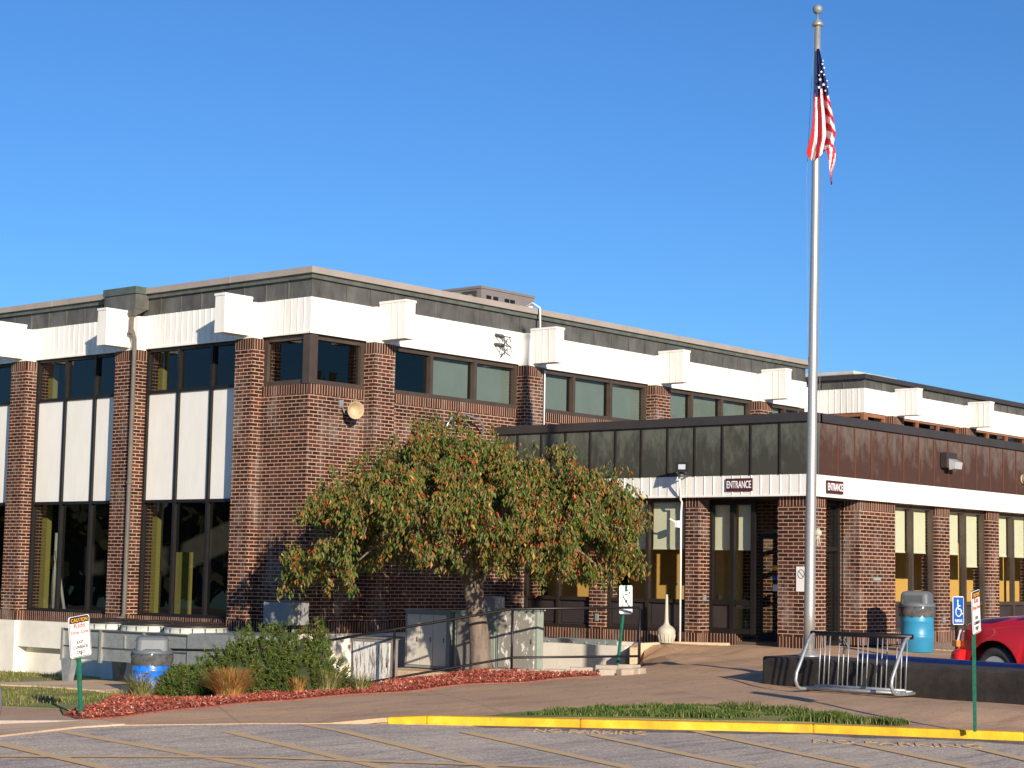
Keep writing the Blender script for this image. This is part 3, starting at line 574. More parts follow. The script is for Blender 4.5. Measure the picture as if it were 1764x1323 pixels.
LL.box(mb, 16.855, 24.2, .1, .115, 1.455, 1.485); LR.box(mb, 28.11, 45, .1, .115, 1.455, 1.485); mb.build("white_band", M['white'], E)
mb = MB(); ribbed(mb, LL, 16.862, 24.2, .11, 1.845, 2.80, .2, .615, 0, .028, .022, 1); mb.build("parapet_panels", [M['patG'], M['frame']], E)
mb = MB(); ribbed(mb, LR, 28.4, 45, .11, 1.845, 2.80, .2, .615, 0, .02, .03, 1); mb.build("parapet_panels", [M['patR'], M['seamR']], E)
mb = MB(); LL.box(mb, 16.80, 24.2, -.2, .17, 2.78, 2.935); LR.box(mb, 28.35, 45, -.2, .17, 2.78, 2.935); mb.build("coping", M['dcoping'], E)
mb = MB(); mb.box(28.4, 45, 17.2, 24.2, 2.5, 2.62); mb.build("roof", M['roof'], E)
# soffit over the entrance recess
mb = MB(); mb.box(28.2, 30.1, 17.0, 19.5, 1.44, 1.468); mb.build("soffit", M['spand'], E)
window(E, LL, [19.59, 20.52, 21.45], [-1.03, -.46, 1.45], d=-.14, fm='frame', fw=.07, gm='gC', infill={0: 'spand'}, shades={0: (.53, 1.4, 'shade'), 1: (.53, 1.4, 'shade')})
window(E, LL, [21.83, 22.68, 23.53], [-1.03, -.46, 1.45], d=-.14, fm='frame', fw=.07, gm='gC', infill={0: 'spand'}, shades={0: (.53, 1.4, 'shade'), 1: (.4, 1.4, 'shade')})
window(E, LL, [18.3, 18.80, 19.32], [-1.03, -.46, 1.42], d=-.42, fm='black', fw=.09, gm='gC', infill={(1, 0): 'spand'}, shades={0: (.53, 1.4, 'shade'), 1: (.53, 1.4, 'shade')})
for k, ((a, b), (c, d)) in enumerate(zip(RPs, RPs[1:])):
    m = (b+c)/2; window(E, LR, [b, m, c], [-.97, -.44, 1.45], d=-.15, fm='framel', fw=.075, gm='gC', infill={0: 'spand'}, shades={0: (.56, 1.4, 'shade'), 1: (.32 if k == 1 else .56, 1.4, 'shade')})
# entrance glazing on the right-hand opening and the inner door
window(E, F('R', 17.40), [28.85, 29.94], [-1.2, .55, 1.42], d=0, fm='black', fw=.08, gm='gC')
window(E, F('L', 29.9), [17.45, 18.5], [-1.2, .95, 1.42], d=0, fm='black', fw=.07, gm='gC')
D = MB(); h = Vector((29.05, 18.52, 0)); t = Vector((.62, -.62, 0)).normalized(); L_ = .82; zz0, zz1 = -1.16, .80
up = Vector((0, 0, 1)); nn = t.cross(up)
for a0, a1, z0, z1 in ((0, .07, zz0, zz1), (L_-.07, L_, zz0, zz1), (.07, L_-.07, zz1-.08, zz1), (.07, L_-.07, zz0, zz0+.16)):
    D.obox(h+t*(a0+a1)/2+up*(z0+z1)/2, t*(a1-a0)/2, nn*.022, up*(z1-z0)/2)
dr = D.build("door", M['black'], E)
g = MB(); g.add([h+t*.07+up*(zz0+.16), h+t*(L_-.07)+up*(zz0+.16), h+t*(L_-.07)+up*(zz1-.08), h+t*.07+up*(zz1-.08)], [(0, 1, 2, 3)]); g.build("pane", M['gC'], dr, recalc=False)
g = MB(); g.tube([h+t*.1-nn*.07+up*-.25, h+t*(L_-.1)-nn*.07+up*-.25], .02, 8); g.tube([h+t*.1-nn*.07+up*-.25, h+t*.1+up*-.25], .015, 6); g.tube([h+t*(L_-.1)-nn*.07+up*-.25, h+t*(L_-.1)+up*-.25], .015, 6); g.build("push_bar", M['black'], dr)
g = MB(); g.box(29.0, 29.5, 18.2, 18.3, .84, .90); g.tube([h+up*.84, h+t*.45+up*.88], .015, 6); g.build("door_closer", M['galvd'], dr)
for z, rr, mk in ((.19, .055, 'torange'), (-.0, .05, 'tblue')):
    g = MB(); g.lathe(h+t*.30-nn*.0+up*z, [(.001, -.006), (rr, -.006), (rr, .006), (.001, .006)], 16, axis=nn); g.build("sticker", M[mk], dr)
g = MB(); g.obox(h+t*.30+up*-.18, t*.045, nn*.006, up*.06); g.build("sticker", M['signw'], dr)
mb = MB(); mb.box(28.6, 44.8, 17.45, 24.1, -1.25, -1.17, 1); mb.box(28.7, 44.8, 17.35, 24.1, 1.6, 1.66, 0); mb.build("interior", [M['inter'], M['ifloor']], E)
mb = MB(); mb.box(29.75, 29.85, 19.6, 20.15, -1.17, 1.6); mb.box(29.9, 30.0, 20.6, 22.1, -1.17, 1.6); mb.box(29.6, 29.7, 22.35, 24.0, -1.17, 1.6); mb.box(30.9, 44.7, 18.75, 18.85, -1.17, 1.6); mb.box(29.75, 30.9, 19.52, 19.6, -1.17, 1.6)
mb.build("interior_wall", M['yellow'], E)
# entrance signs
for nm, f, u, lab in (("L", LL, 18.335, "dark maroon ENTRANCE sign with white letters on the band left of the flagpole"), ("R", LR, 28.915, "dark maroon ENTRANCE sign with white letters on the band right of the flagpole")):
    z = 1.672 if nm == 'L' else 1.64; hw = .285
    S = thing("entrance_sign", f.pt(u, .13, z), lab, "sign", "entrance signs on the white band"); mb = MB(); f.box(mb, u-hw, u+hw, .116, .135, z-.115, z+.115); mb.build("sign_plate", M['maroon'], S)
    text("ENTRANCE", f.pt(u, .137, z+.003), f.right, (0, 0, 1), .52, .135, M['twhite'], S, .003)
# flood light, conduit, wall light, bulb fitting
K = thing("floodlight", (27.8, 19.45, 1.95), "dark floodlight on an arm above the white band, above the thin white conduit", "floodlight")
mb = MB(); c = Vector((27.80, 19.40, 1.96)); ax = Vector((-.75, -.45, .35)).normalized(); sx = ax.cross(up).normalized(); sy = sx.cross(ax)
mb.hexa([c-sx*.06-sy*.05+ax*-.09, c+sx*.06-sy*.05+ax*-.09, c+sx*.06+sy*.05+ax*-.09, c-sx*.06+sy*.05+ax*-.09, c-sx*.12-sy*.1+ax*.1, c+sx*.12-sy*.1+ax*.1, c+sx*.12+sy*.1+ax*.1, c-sx*.12+sy*.1+ax*.1]); mb.build("lamp_housing", M['black'], K)
mb = MB(); mb.obox(c+ax*.103, sx*.065, sy*.05, ax*.006); mb.build("lamp_glass", M['lens'], K)
mb = MB(); mb.tube([(28.08, 19.45, 1.86), (27.9, 19.44, 1.84), (27.8, 19.42, 1.88)], .018, 8); mb.lathe((27.8, 19.42, 1.83), [(.05, 0), (.055, .03), (.03, .06)], 12); mb.build("arm", M['galvd'], K)
mb = MB(); mb.tube([(27.85, 19.5, 1.84), (27.98, 19.57, 1.6), (28.07, 19.62, 1.42), (28.14, 19.64, 1.38), (28.15, 19.66, 1.2), (28.15, 19.66, -1.22)], .02, 8)
tag(mb.build("conduit", M['twhite'], None), "white conduit running down beside the brick pier left of the entrance", "conduit")
mb = MB(); mb.box(28.05, 28.15, 19.66, 19.74, .90, 1.03); mb.tube([(28.05, 19.72, 1.0), (27.98, 19.8, 1.06)], .018, 8); tag(mb.build("sensor_box", M['twhite'], None, bevel=.008), "small white sensor box clipped to the white conduit", "sensor")
K = thing("wall_light", (33.18, 16.85, 2.35), "dark square wall light with clear lens on the rusty parapet", "wall light")
mb = MB(); mb.box(32.98, 33.42, 16.70, 16.85, 2.22, 2.52); mb.build("lamp_housing", M['spand'], K, bevel=.01)
mb = MB(); mb.prism([(33.06, 16.70, 2.40), (33.06, 16.56, 2.33), (33.06, 16.58, 2.20), (33.06, 16.70, 2.18)], (.30, 0, 0)); mb.build("lens", M['lens'], K)
K = thing("wall_lamp", (36.7, 16.86, 2.2), "small cream dome lamp on the rusty parapet near the right edge", "wall lamp")
mb = MB(); mb.lathe((36.7, 16.86, 2.18), [(.1, 0), (.1, .03), (.085, .05)], 16, axis=(0, -1, 0)); mb.build("base", M['horn'], K)
mb = MB(); mb.lathe((36.7, 16.81, 2.18), [(.09, 0), (.085, .06), (.05, .1), (.001, .12)], 16, axis=(0, -1, 0)); mb.build("dome", M['beige'], K)
for nm, p, lab in (("outlet_box", (28.37, 19.26, -.39), "small grey outlet box on the brick pier left of the entrance door"), ("outlet_box", (28.17, 21.63, -.81), "small pale outlet box low on the brick pier behind the handrail"), ("outlet_box", (33.3, 16.94, -.75), "small pale outlet box low on the narrow pier behind the light blue bin")):
    mb = MB(); x, y, z = p
    if nm and abs(x-28.17) < .01: mb.box(x, 28.2, y-.04, y+.04, z-.07, z+.07)
    else: mb.box(x-.05, x+.05, y, y+.03, z-.06, z+.06)
    tag(mb.build("outlet_box", M['galv'], None, bevel=.005), lab, "outlet box")
mb = MB(); mb.box(30.52, 30.78, 16.955, 16.97, -.01, .05); tag(mb.build("wall_plaque", M['ggreen'], None), "thin green-grey plaque on the wide brick pier right of the flagpole", "plaque")
def ringmark(c, n, r, mt, parent, slash=True, name="prohibition_mark", w=.13, blob=None, seg=28):
    n = Vector(n).normalized(); rgt = up.cross(n).normalized(); u2 = n.cross(rgt); c = Vector(c)+n*.003; mb = MB(); o = []
    for k in range(seg):
        a, b = 2*pi*k/seg, 2*pi*(k+1)/seg; q = []
        for an, rr in ((a, r), (b, r), (b, r*(1-w)), (a, r*(1-w))): q.append(c+(rgt*cos(an)+u2*sin(an)*1.15)*rr)
        mb.add(q, [(0, 1, 2, 3)])
    if slash:
        d = (rgt-u2*1.15).normalized(); s = d.cross(n); mb.add([c-d*r-s*r*.07, c+d*r-s*r*.07, c+d*r+s*r*.07, c-d*r+s*r*.07], [(0, 1, 2, 3)])
    mb.build(name, mt, parent, recalc=False)
    if blob:
        b = MB(); pts = [(-.1, .45), (.12, .5), (.2, .25), (.45, .2), (.3, 0), (.35, -.35), (.15, -.3), (-.1, -.1), (-.35, -.45), (-.5, -.4), (-.25, -.05), (-.3, .15)]
        b.prism([c+n*.001+(rgt*x+u2*y)*r*.62 for x, y in pts], n*.002); b.build("figure_mark", blob, parent)
K = thing("notice", (28.03, 16.96, 0), "white notice with a crossed circle on the corner brick pier behind the flagpole", "notice")
mb = MB(); mb.box(27.98+.24, 28.42, 16.945, 16.967, -.23, .2); 
mb = MB(); LL.box(mb, 16.99, 17.20, .005, .02, -.23, .21); mb.build("board", M['signw'], K, bevel=.004)
ringmark((28.178, 17.095, .08), (-1, 0, 0), .07, M['tblack'], K, w=.12)
K = thing("no_smoking_sign", (29.1, 17.38, .1), "small white and red no smoking sign in the glazing right of the flagpole", "sign")
mb = MB(); mb.box(28.98, 29.17, 17.375, 17.39, .0, .16); mb.build("board", M['signw'], K); ringmark((29.075, 17.372, .08), (0, -1, 0), .055, M['tred'], K, w=.3)
# ------------------------------------------------------------------ rear building
Q = thing("rear_building", (41.9, 23.55, -1.2), "farther brick building with white band and copper window frames, behind the entrance wing", "building")
QL, QR = F('L', 41.9), F('R', 23.55)
mb = MB(); QL.box(mb, 23.55, 34, 0, -.3, -1.2, 3.7, 0); QR.box(mb, 42.2, 66, 0, -.3, -1.2, 3.7, 0); mb.box(65.7, 66, 23.85, 34, -1.2, 4.3); mb.box(42.2, 65.7, 33.7, 34, -1.2, 5.1); mb.build("brick_wall", [M['brick'], M['soldier']], Q)
mb = MB(); ribbed(mb, QL, 23.52, 34, .03, 4.30, 4.93, .3, .172); ribbed(mb, QR, 42.2, 66, .03, 4.30, 4.93, .3, .172); mb.build("white_band", M['white'], Q)
mb = MB(); ribbed(mb, QL, 23.54, 34, .015, 4.93, 5.20, .25, .62, 0, .02, .02); ribbed(mb, QR, 42.15, 66, .015, 4.93, 5.20, .25, .62, 0, .02, .02); mb.build("parapet", M['parap'], Q)
mb = MB(); QL.box(mb, 23.45, 34, -.2, .12, 5.17, 5.29); QR.box(mb, 42.1, 66, -.2, .12, 5.17, 5.29); mb.build("coping", M['dcoping'], Q)
mb = MB(); mb.box(42.1, 65.8, 23.7, 33.8, 5.0, 5.1); mb.build("roof", M['roof'], Q)
qp = [(43.01, 43.62), (47.2, 47.85), (51.5, 52.15), (55.8, 56.45)]
for a, b in qp:
    pier(Q, QR, a, b, 2, 4.28, .22, .3, .2, 0); mb = MB(); QR.box(mb, a-.01, b+.01, .03, .235, 4.28, 4.9); mb.build("pier_head", M['white'], Q); fascia_box(Q, QR, (a+b)/2, 4.30, 4.96, .85)
for a, b in ((24.95, 25.5), (28.5, 29.1)):
    pier(Q, QL, a, b, 2, 4.28, .22, .3, .2, 0); mb = MB(); QL.box(mb, a-.01, b+.01, .03, .235, 4.28, 4.9); mb.build("pier_head", M['white'], Q); fascia_box(Q, QL, (a+b)/2, 4.30, 4.96, .85)
window(Q, QL, [23.55, 24.95], [3.7, 4.30], d=-.06, fm='copperf', fw=.1); window(Q, QR, [41.98, 43.01], [3.7, 4.30], d=-.06, fm='copperf', fw=.1)
for (a, b), (c, d) in zip(qp, qp[1:]):
    st = (c-b)/3; window(Q, QR, [b, b+st, b+2*st, c], [3.7, 4.30], d=-.06, fm='copperf', fw=.055)
mb = MB(); mb.box(42.3, 65, 24.6, 24.7, 3.2, 4.9, 0); mb.box(42.3, 65, 23.9, 33, 4.31, 4.4, 0); mb.build("interior", M['inter'], Q)
SK = thing("roof_skylight", (44.5, 24.9, 5.1), "low pale rooftop skylight curb on the farther building at right", "skylight")
mb = MB(); z0 = 5.1
mb.hexa([(43.2, 24.5, 5.1), (46.0, 24.5, 5.1), (46.0, 27.6, 5.1), (43.2, 27.6, 5.1), (43.5, 24.8, 5.50), (45.7, 24.8, 5.50), (45.7, 27.3, 5.50), (43.5, 27.3, 5.50)]); mb.build("curb", M['sky_l'], SK)
mb = MB(); mb.box(43.4, 45.8, 24.7, 27.4, 5.50, 5.60); mb.build("cap", M['sky_l'], SK, bevel=.02)
# ------------------------------------------------------------------ flagpole + flag
pb = Vector((23.06, 13.86, -1.10)); pt_ = Vector((22.98, 13.86, 8.12))+RT*.08
pt_ = Vector((22.43, 13.33, 7.98)); sc_ = 1.0
pb = FWD*0+Vector((22.88, 13.75, -1.10)); pt_ = pb+Vector((0, 0, 9.22))+RT*.115
K = thing("flagpole", pb, "tall brushed metal flagpole with ball finial standing on the black plinth", "flagpole")
mb = MB(); P = [pb.lerp(pt_, i/14) for i in range(15)]
mb.tube(P, [.082-.036*(i/14)**1.1 for i in range(15)], 20); mb.build("pole", M['alu'], K)
mb = MB(); mb.lathe(pb, [(.17, 0), (.17, .015), (.13, .04), (.1, .06), (.085, .09)], 24); mb.build("base_collar", M['alu'], K)
mb = MB(); mb.lathe(pt_, [(.045, -.06), (.046, -.02), (.085, -.02), (.088, 0), (.07, .035), (.04, .07), (.014, .09), (.012, .16)], 16); mb.build("truck_cap", M['alu'], K)
mb = MB(); mb.lathe(pt_+Vector((0, 0, .23)), [(.001, -.075), (.045, -.06), (.07, -.025), (.075, 0), (.07, .03), (.045, .06), (.001, .075)], 16); mb.build("finial_ball", M['galv'], K)
mb = MB(); o1 = RT*.10-FWD*.03; mb.tube([pt_-RT*.05-FWD*.02, pb.lerp(pt_, .75)-RT*.13, pb.lerp(pt_, .5)-RT*.09, pb.lerp(pt_, .2)+RT*.08], .003, 5)
mb.tube([pb.lerp(pt_, .76)+o1, pb.lerp(pt_, .2)+RT*.10], .003, 5); mb.build("halyard", M['galv'], K)
mb = MB(); cc = pb.lerp(pt_, .19)+RT*.11
for i in range(9): mb.tube([cc, cc+Vector((random.uniform(-.04, .04), random.uniform(-.04, .04), random.uniform(-.20, .08)))], .01, 5)
mb.lathe(cc, [(.001, -.06), (.05, -.03), (.05, .03), (.001, .06)], 8); mb.build("rope_bundle", M['beige'], K)
# flag: limp cloth, in the frame of the pole (s = to the camera's right, hanging down)
PXM = 3160.46/26.2
def fpt(px, py, off):    # shape of the hanging cloth sketched in centimetre-like units around the pole's top
    return pb+Vector((0, 0, (1128-py)/PXM*1.0))+RT*((px-1398-.0105*(1128-py)*0)/PXM)-FWD*(.09+off)
ys = [62, 80, 100, 120, 142, 160, 180, 200, 220, 240, 252]
xl = [1408, 1407, 1406, 1405, 1404, 1402, 1401, 1399, 1396, 1391, 1388]; xr = [1412, 1416, 1420, 1424, 1428, 1431, 1435, 1438, 1441, 1437, 1436]
NA, NT = 64, 96
mb = MB(); idx = []; fm = []
def prof(t):
    k = t*(len(ys)-1); i = min(int(k), len(ys)-2); f = k-i; return [a[i]+(a[i+1]-a[i])*f for a in (ys, xl, xr)]
vs = []
for j in range(NT+1):
    y, a, b = prof(j/NT)
    for i in range(NA+1):
        s = i/NA; yy = y+ (0 if s < .75 else 0) + 10*sin(s*5.2)*(j/NT)**3
        off = (.055*sin(s*15+.8*j/NT)+.035*sin(s*31+1.2))*(.25+j/NT*1.0)+.03*s; vs.append(fpt(a+(b-a)*s, yy, off))
fs = []; ms = []
for j in range(NT):
    for i in range(NA):
        fs.append((j*(NA+1)+i, (j+1)*(NA+1)+i, (j+1)*(NA+1)+i+1, j*(NA+1)+i+1)); s = (i+.5)/NA; t = (j+.5)/NT
        if t < .40+.04*sin(s*9): k = 2
        elif s < .66+.06*(1-t): k = int((s*6.4-(t-.4)*1.1)+.3) % 2; k = 0 if k == 0 else 1
        else: k = int((t*14-s*5.5)+.5) % 2
        ms.append(k)
mb.v = vs; mb.f = [list(f) for f in fs]; mb.m = ms; mb.sm = [True]*len(fs)
FG = thing("flag", fpt(1408, 70, 0), "limp red, white and blue American flag hanging from the pole", "flag")
cl = mb.build("cloth", [M['fr'], M['fw'], M['fb']], FG, recalc=False)
mb = MB(); vs = []; n1, n2 = 10, 20
for j in range(n2+1):
    t = j/n2; y = 240+t*(307-240); a = 1424+t*9; b = 1441-t*6.5+2*sin(t*6)
    for i in range(n1+1): s = i/n1; vs.append(fpt(a+(b-a)*s, y, .05+.04*sin(s*5+t*3)))
mb.v = vs; mb.f = [[j*(n1+1)+i, (j+1)*(n1+1)+i, (j+1)*(n1+1)+i+1, j*(n1+1)+i+1] for j in range(n2) for i in range(n1)]
mb.m = [int((i/n1*3+j/n2*2.2)) % 2 for j in range(n2) for i in range(n1)]; mb.sm = [True]*len(mb.f); mb.build("fly_end", [M['fr'], M['fw']], FG, recalc=False)
mb = MB()
for (px, py, s) in ((1416, 92, 2), (1419, 99, 2.2), (1414, 106, 2.6), (1419, 111, 2.2), (1412, 120, 3), (1418, 129, 3), (1410, 134, 3), (1424, 122, 1.6), (1425, 133, 1.8), (1421, 140, 2), (1417, 86, 1.6), (1410, 112, 1.6)):
    c = fpt(px, py, .13); pts = []
    for k in range(10):
        a = pi/2+k*pi/5; r = (s if k % 2 == 0 else s*.42)/PXM*1.0; pts.append(c+RT*cos(a)*r+UP*sin(a)*r)
    mb.prism(pts, -FWD*.004)
mb.build("stars", M['fw'], FG)
# ------------------------------------------------------------------ plinth wall, blue kerb
fA, fB, fC = Vector((22.32, 14.18, 0)), Vector((21.42, 9.7, 0)), Vector((20.5, 5.2, 0))
K = thing("plinth_wall", (22.3, 14.1, -1.5), "long low black concrete wall behind the bike rack", "wall")
mb = MB(); dv = Vector((1.35, .0, 0)); dv2 = Vector((.85, -.12, 0))
def quadprism(a, b, c, d, z0, z1s, m=0):
    mb.hexa([Vector((p.x, p.y, z0)) for p in (a, b, c, d)]+[Vector((p.x, p.y, z)) for p, z in zip((a, b, c, d), z1s)], m)
pts = [fA, fA.lerp(fB, .55), fB, fC]; dvs = [Vector((1.25, .08, 0)), Vector((1.1, .0, 0)), Vector((.8, -.12, 0)), Vector((.8, -.1, 0))]; zt = [-1.10, -1.11, -1.085, -1.08]
for i in range(3):
    a, b = pts[i], pts[i+1]; e = (b-a).normalized()*.006
    quadprism(a+e, b-e, b-e+dvs[i+1], a+e+dvs[i], -1.85, [zt[i], zt[i+1], zt[i+1], zt[i]])
mb.build("coping_block", M['plinth'], K, bevel=.03)
mb = MB()
s0 = fA.lerp(fB, .22)+Vector((1.24, .05, 0)); s1 = fB+Vector((.82, -.12, 0)); s2 = fC+Vector((.82, -.1, 0))
for a, b in ((s0, s1), (s1, s2)):
    w_ = Vector((.16, 0, 0)); e = (b-a).normalized()*.004
    mb.hexa([Vector((p.x, p.y, -1.7)) for p in (a+e, b, b+w_, a+e+w_)]+[Vector((p.x, p.y, -1.045)) for p in (a+e, b, b+w_, a+e+w_)])
tag(mb.build("blue_kerb", M['bluep'], None, bevel=.015), "dark blue painted kerb along the back of the black wall", "kerb")
# ------------------------------------------------------------------ bike rack
K = thing("bike_rack", (21.5, 12.2, -1.5), "galvanised bike rack of upright bars in front of the black wall", "bike rack")
y0, y1 = 12.93, 11.52; zb = -1.485
for k, y in enumerate((y0, y1)):
    e = 0 if k == 0 else -.0
    mb = MB(); mb.tube([(22.0, y, zb+.03), (21.5, y, zb+.03), (21.30, y, zb+.035), (21.22, y, zb+.07), (21.18, y, zb+.15), (21.20, y, zb+.24), (21.50, y, zb+.66), (21.56, y, zb+.72), (21.63, y, zb+.745), (21.72, y, zb+.745)], .024, 10); mb.build("side_hoop", M['chrome'], K)
mb = MB(); mb.tube([(21.66, y0+.05, zb+.76), (21.66, y1-.05, zb+.76)], .032, 12); mb.build("top_rail", M['rail'], K)
mb = MB(); mb.tube([(21.42, y0, zb+.045), (21.42, y1, zb+.045)], .022, 8); mb.tube([(21.60, y0-.05, zb+.07), (21.60, y1+.02, zb+.07)], .02, 8); mb.tube([(21.74, y0, zb+.045), (21.74, y1, zb+.045)], .022, 8); mb.build("bottom_rail", M['chrome'], K)
for g_ in range(5):
    for k in range(3):
        y = y0-.10-g_*.285-k*.072
        if y < y1+.0: continue
        mb = MB(); mb.tube([(21.66, y, zb+.74), (21.60, y, zb+.08)], .009, 6); mb.build("bar", M['chrome'], K)
mb = MB(); c = Vector((21.6, 12.42, zb+.73))
mb.tube([c+Vector((.0, .03*sin(i*1.1), -.028*i)) for i in range(9)], [.012+.006*(i % 2) for i in range(9)], 6); mb.build("lock_chain", M['galvd'], K)
# ------------------------------------------------------------------ bins
def bin_(loc, dm, label, body_h=.80, r=.292, turn=0., flip=1):
    K = thing("trash_can", loc, label, "trash can"); x, y, z = loc
    mb = MB(); mb.lathe(loc, [(r-.02, 0), (r, .02), (r, .26), (r+.010, .275), (r, .29), (r, .54), (r+.010, .555), (r, .57), (r, body_h-.02), (r+.012, body_h), (r-.02, body_h)], 32); mb.build("drum", dm, K)
    mb = MB(); prof = []; n = 48; rows = [(-.17, .012), (-.12, .022), (-.05, .03), (0, .028), (.02, .02)]; o = []
    for (h, dr_) in rows:
        for k in range(n):
            a = 2*pi*k/n; rr = r+dr_+.013*sin(k*2.7+h*41)+.011*sin(k*5.3+h*23); o.append((x+rr*cos(a), y+rr*sin(a), z+body_h+h+.012*sin(k*1.9)))
    mb.add(o, [(i*n+k, i*n+(k+1) % n, (i+1)*n+(k+1) % n, (i+1)*n+k) for i in range(len(rows)-1) for k in range(n)]); mb.sm = [True]*len(mb.sm); mb.build("bin_liner", M['bag'], K)
    lid = MB(); n = 4; zz = z+body_h
    lid.lathe((x, y, zz), [(r+.035, 0), (r+.035, .05), (r+.01, .07), (r-.01, .09)], 32)
    ca, sa = cos(turn), sin(turn); X = Vector((ca, sa, 0)); Y = Vector((-sa, ca, 0)); c = Vector((x, y, zz+.06)); w1, w2 = .262, .23
    q = []
    for h, s1_, s2_ in ((0, w1, w1), (.165, w1*.98, w1*.95), (.205, w1*.88, w1*.84), (.228, w1*.62, w1*.58)):
        for k in range(24):
            a = 2*pi*k/24; sx_ = math.copysign(abs(cos(a))**.3, cos(a)); sy_ = math.copysign(abs(sin(a))**.3, sin(a)); q.append(c+X*sx_*s1_+Y*sy_*s2_+up*h)
    lid.add(q, [(i*24+k, i*24+(k+1) % 24, (i+1)*24+(k+1) % 24, (i+1)*24+k) for i in range(3) for k in range(24)]+[tuple(range(72, 96))], 0)
    lid.build("lid", M['glid'], K)
    for sg in (-1, 1):
        fl = MB(); p = c+X*(w1*.98*sg)+up*.08; fl.obox(p, X*.012, Y*.17, up*.07); fl.build("flap", M['galvd'], K, bevel=.006)
    return K
bin_((30.0, 15.80, -1.27), M['tealcan'], "light blue drum trash can with grey lid beside the brick piers at right", turn=R(15))
bin_((18.68, 23.15, -2.17), M['bluecan'], "royal blue drum trash can with grey lid in front of the condenser unit", turn=R(-38))
# ------------------------------------------------------------------ signs on posts
def post_sign(name, base, top, zc, wd, ht, az, label, cat, post='green', faces=None, sh=.02, platebot=None):
    K = thing(name, base, label, cat); b = Vector(base); t = Vector(top); dirv = (t-b).normalized(); n = Vector((cos(R(az)), sin(R(az)), 0)); rgt = up.cross(n).normalized()
    upv = (dirv-n*dirv.dot(n)).normalized(); rgt = upv.cross(n).normalized()
    mb = MB(); mb.obox((b+t)/2-n*.02, rgt*sh, n*.004, (t-b)/2); mb.obox((b+t)/2-rgt*sh-n*.03, rgt*.004, n*.014, (t-b)/2); mb.obox((b+t)/2+rgt*sh-n*.03, rgt*.004, n*.014, (t-b)/2); mb.build("post", M[post], K)
    c = t-dirv*ht/2+n*.0; P = MB(); rr = .03; pts = []
    for sx_, sy_, a0 in ((1, 1, 0), (-1, 1, 90), (-1, -1, 180), (1, -1, 270)):
        for k in range(4):
            a = R(a0+k*30); pts.append(c+rgt*(sx_*(wd/2-rr)+rr*cos(a))+upv*(sy_*(ht/2-rr)+rr*sin(a))-n*.004)
    P.prism(pts, n*.006); P.build("sign_plate", M[faces or 'signw'], K); bt = MB(); [bt.lathe(c+upv*s*ht*.42+n*.002, [(.012, 0), (.012, .006), (.001, .008)], 8, axis=n) for s in (-1, 1)]; bt.build("bolt", M['galvd'], K)
    return K, c+n*.0035, rgt, upv, n
lines_ = (("Kids", .125, .045, .16, .055, 'tred'), ("Drop Zone", .045, .0, .25, .05, 'tred'), ("EXIT", -.06, 0, .10, .032, 'tblack'), ("CURBSIDE", -.115, 0, .21, .032, 'tblack'), ("ONLY", -.17, 0, .12, .032, 'tblack'))
for base, top, lab, pos in (((12.70, 16.90, -1.68), (12.55, 16.84, -.555), "caution kids drop zone sign on a round green post beside the left mulch bed", 'a'), ((18.52, 9.04, -1.60), (18.36, 8.97, -.095), "caution kids drop zone sign on a leaning green post in front of the red truck", 'b')):
    K, c, rg, uv_, n = post_sign("drop_zone_sign", base, top, 0, .305, .457, 275 if pos == 'a' else 280, lab, "sign")
    mb = MB(); mb.obox(c+uv_*.185, rg*.135, n*.0012, uv_*.032); mb.build("header_band", M['tblack'], K)
    text("CAUTION", c+uv_*.185+n*.002, rg, uv_, .235, .04, M['torange'], K, .001)
    for s, yy, xx, w_, h_, mt in lines_: text(s, c+uv_*yy+n*.001, rg, uv_, w_, h_, M[mt], K, .001)
    mb = MB(); 
    for sx_ in (-1, 1): mb.obox(c+rg*sx_*.143, rg*.003, n*.001, uv_*.2)
    for sy_ in (-1, 1): mb.obox(c+uv_*sy_*.220, rg*.12, n*.001, uv_*.003)
    mb.build("border_line", M['tblack'], K)
K, c, rg, uv_, n = post_sign("no_dogs_sign", (24.10, 18.03, -1.48), (24.06, 17.85, -.165), 0, .305, .457, 263, "white sign with a black crossed circle on a leaning green post behind the handrail end", "sign")
ringmark(c-uv_*.03, n, .105, M['tblack'], K, w=.09, blob=M['tblack']); mb = MB(); mb.obox(c+uv_*.15+rg*.02, rg*.03, n*.001, uv_*.012); mb.lathe(c+uv_*.11+rg*.075, [(.018, 0), (.018, .002)], 12, axis=n); mb.build("small_mark", M['galvd'], K)
mb = MB(); mb.obox(c-uv_*.215+rg*.03, rg*.09, n*.003, uv_*.018); mb.build("lower_tag", M['bluegrey'], K)
K, c, rg, uv_, n = post_sign("handicap_parking_sign", (27.53, 13.77, -1.6), (27.53, 13.76, -.24), 0, .305, .457, 262, "blue and white wheelchair parking sign on a dark post behind the red truck", "sign", 'black', 'twhite')
mb = MB(); mb.obox(c, rg*.138, n*.001, uv_*.214); mb.build("blue_field", M['tblue'], K)
mb = MB(); q = lambda x, y: c+n*.004+rg*x+uv_*y
mb.lathe(q(-.025, .155), [(.021, 0), (.021, .002)], 14, axis=n)
for a, b in (((-.025, .13), (-.015, .02)), ((-.02, .075), (.05, .075)), ((-.015, .025), (.055, .02)), ((.055, .02), (.085, -.06)), ((.085, -.06), (.105, -.05))): mb.tube([q(*a), q(*b)], .011, 6)
mb.tube([q(-.005+.075*cos(R(a)), -.02+.075*sin(R(a))) for a in range(110, 340, 15)], .009, 6); mb.build("wheelchair_mark", M['twhite'], K)
text("PARKING", c-uv_*.165+n*.003, rg, uv_, .20, .05, M['twhite'], K, .001)
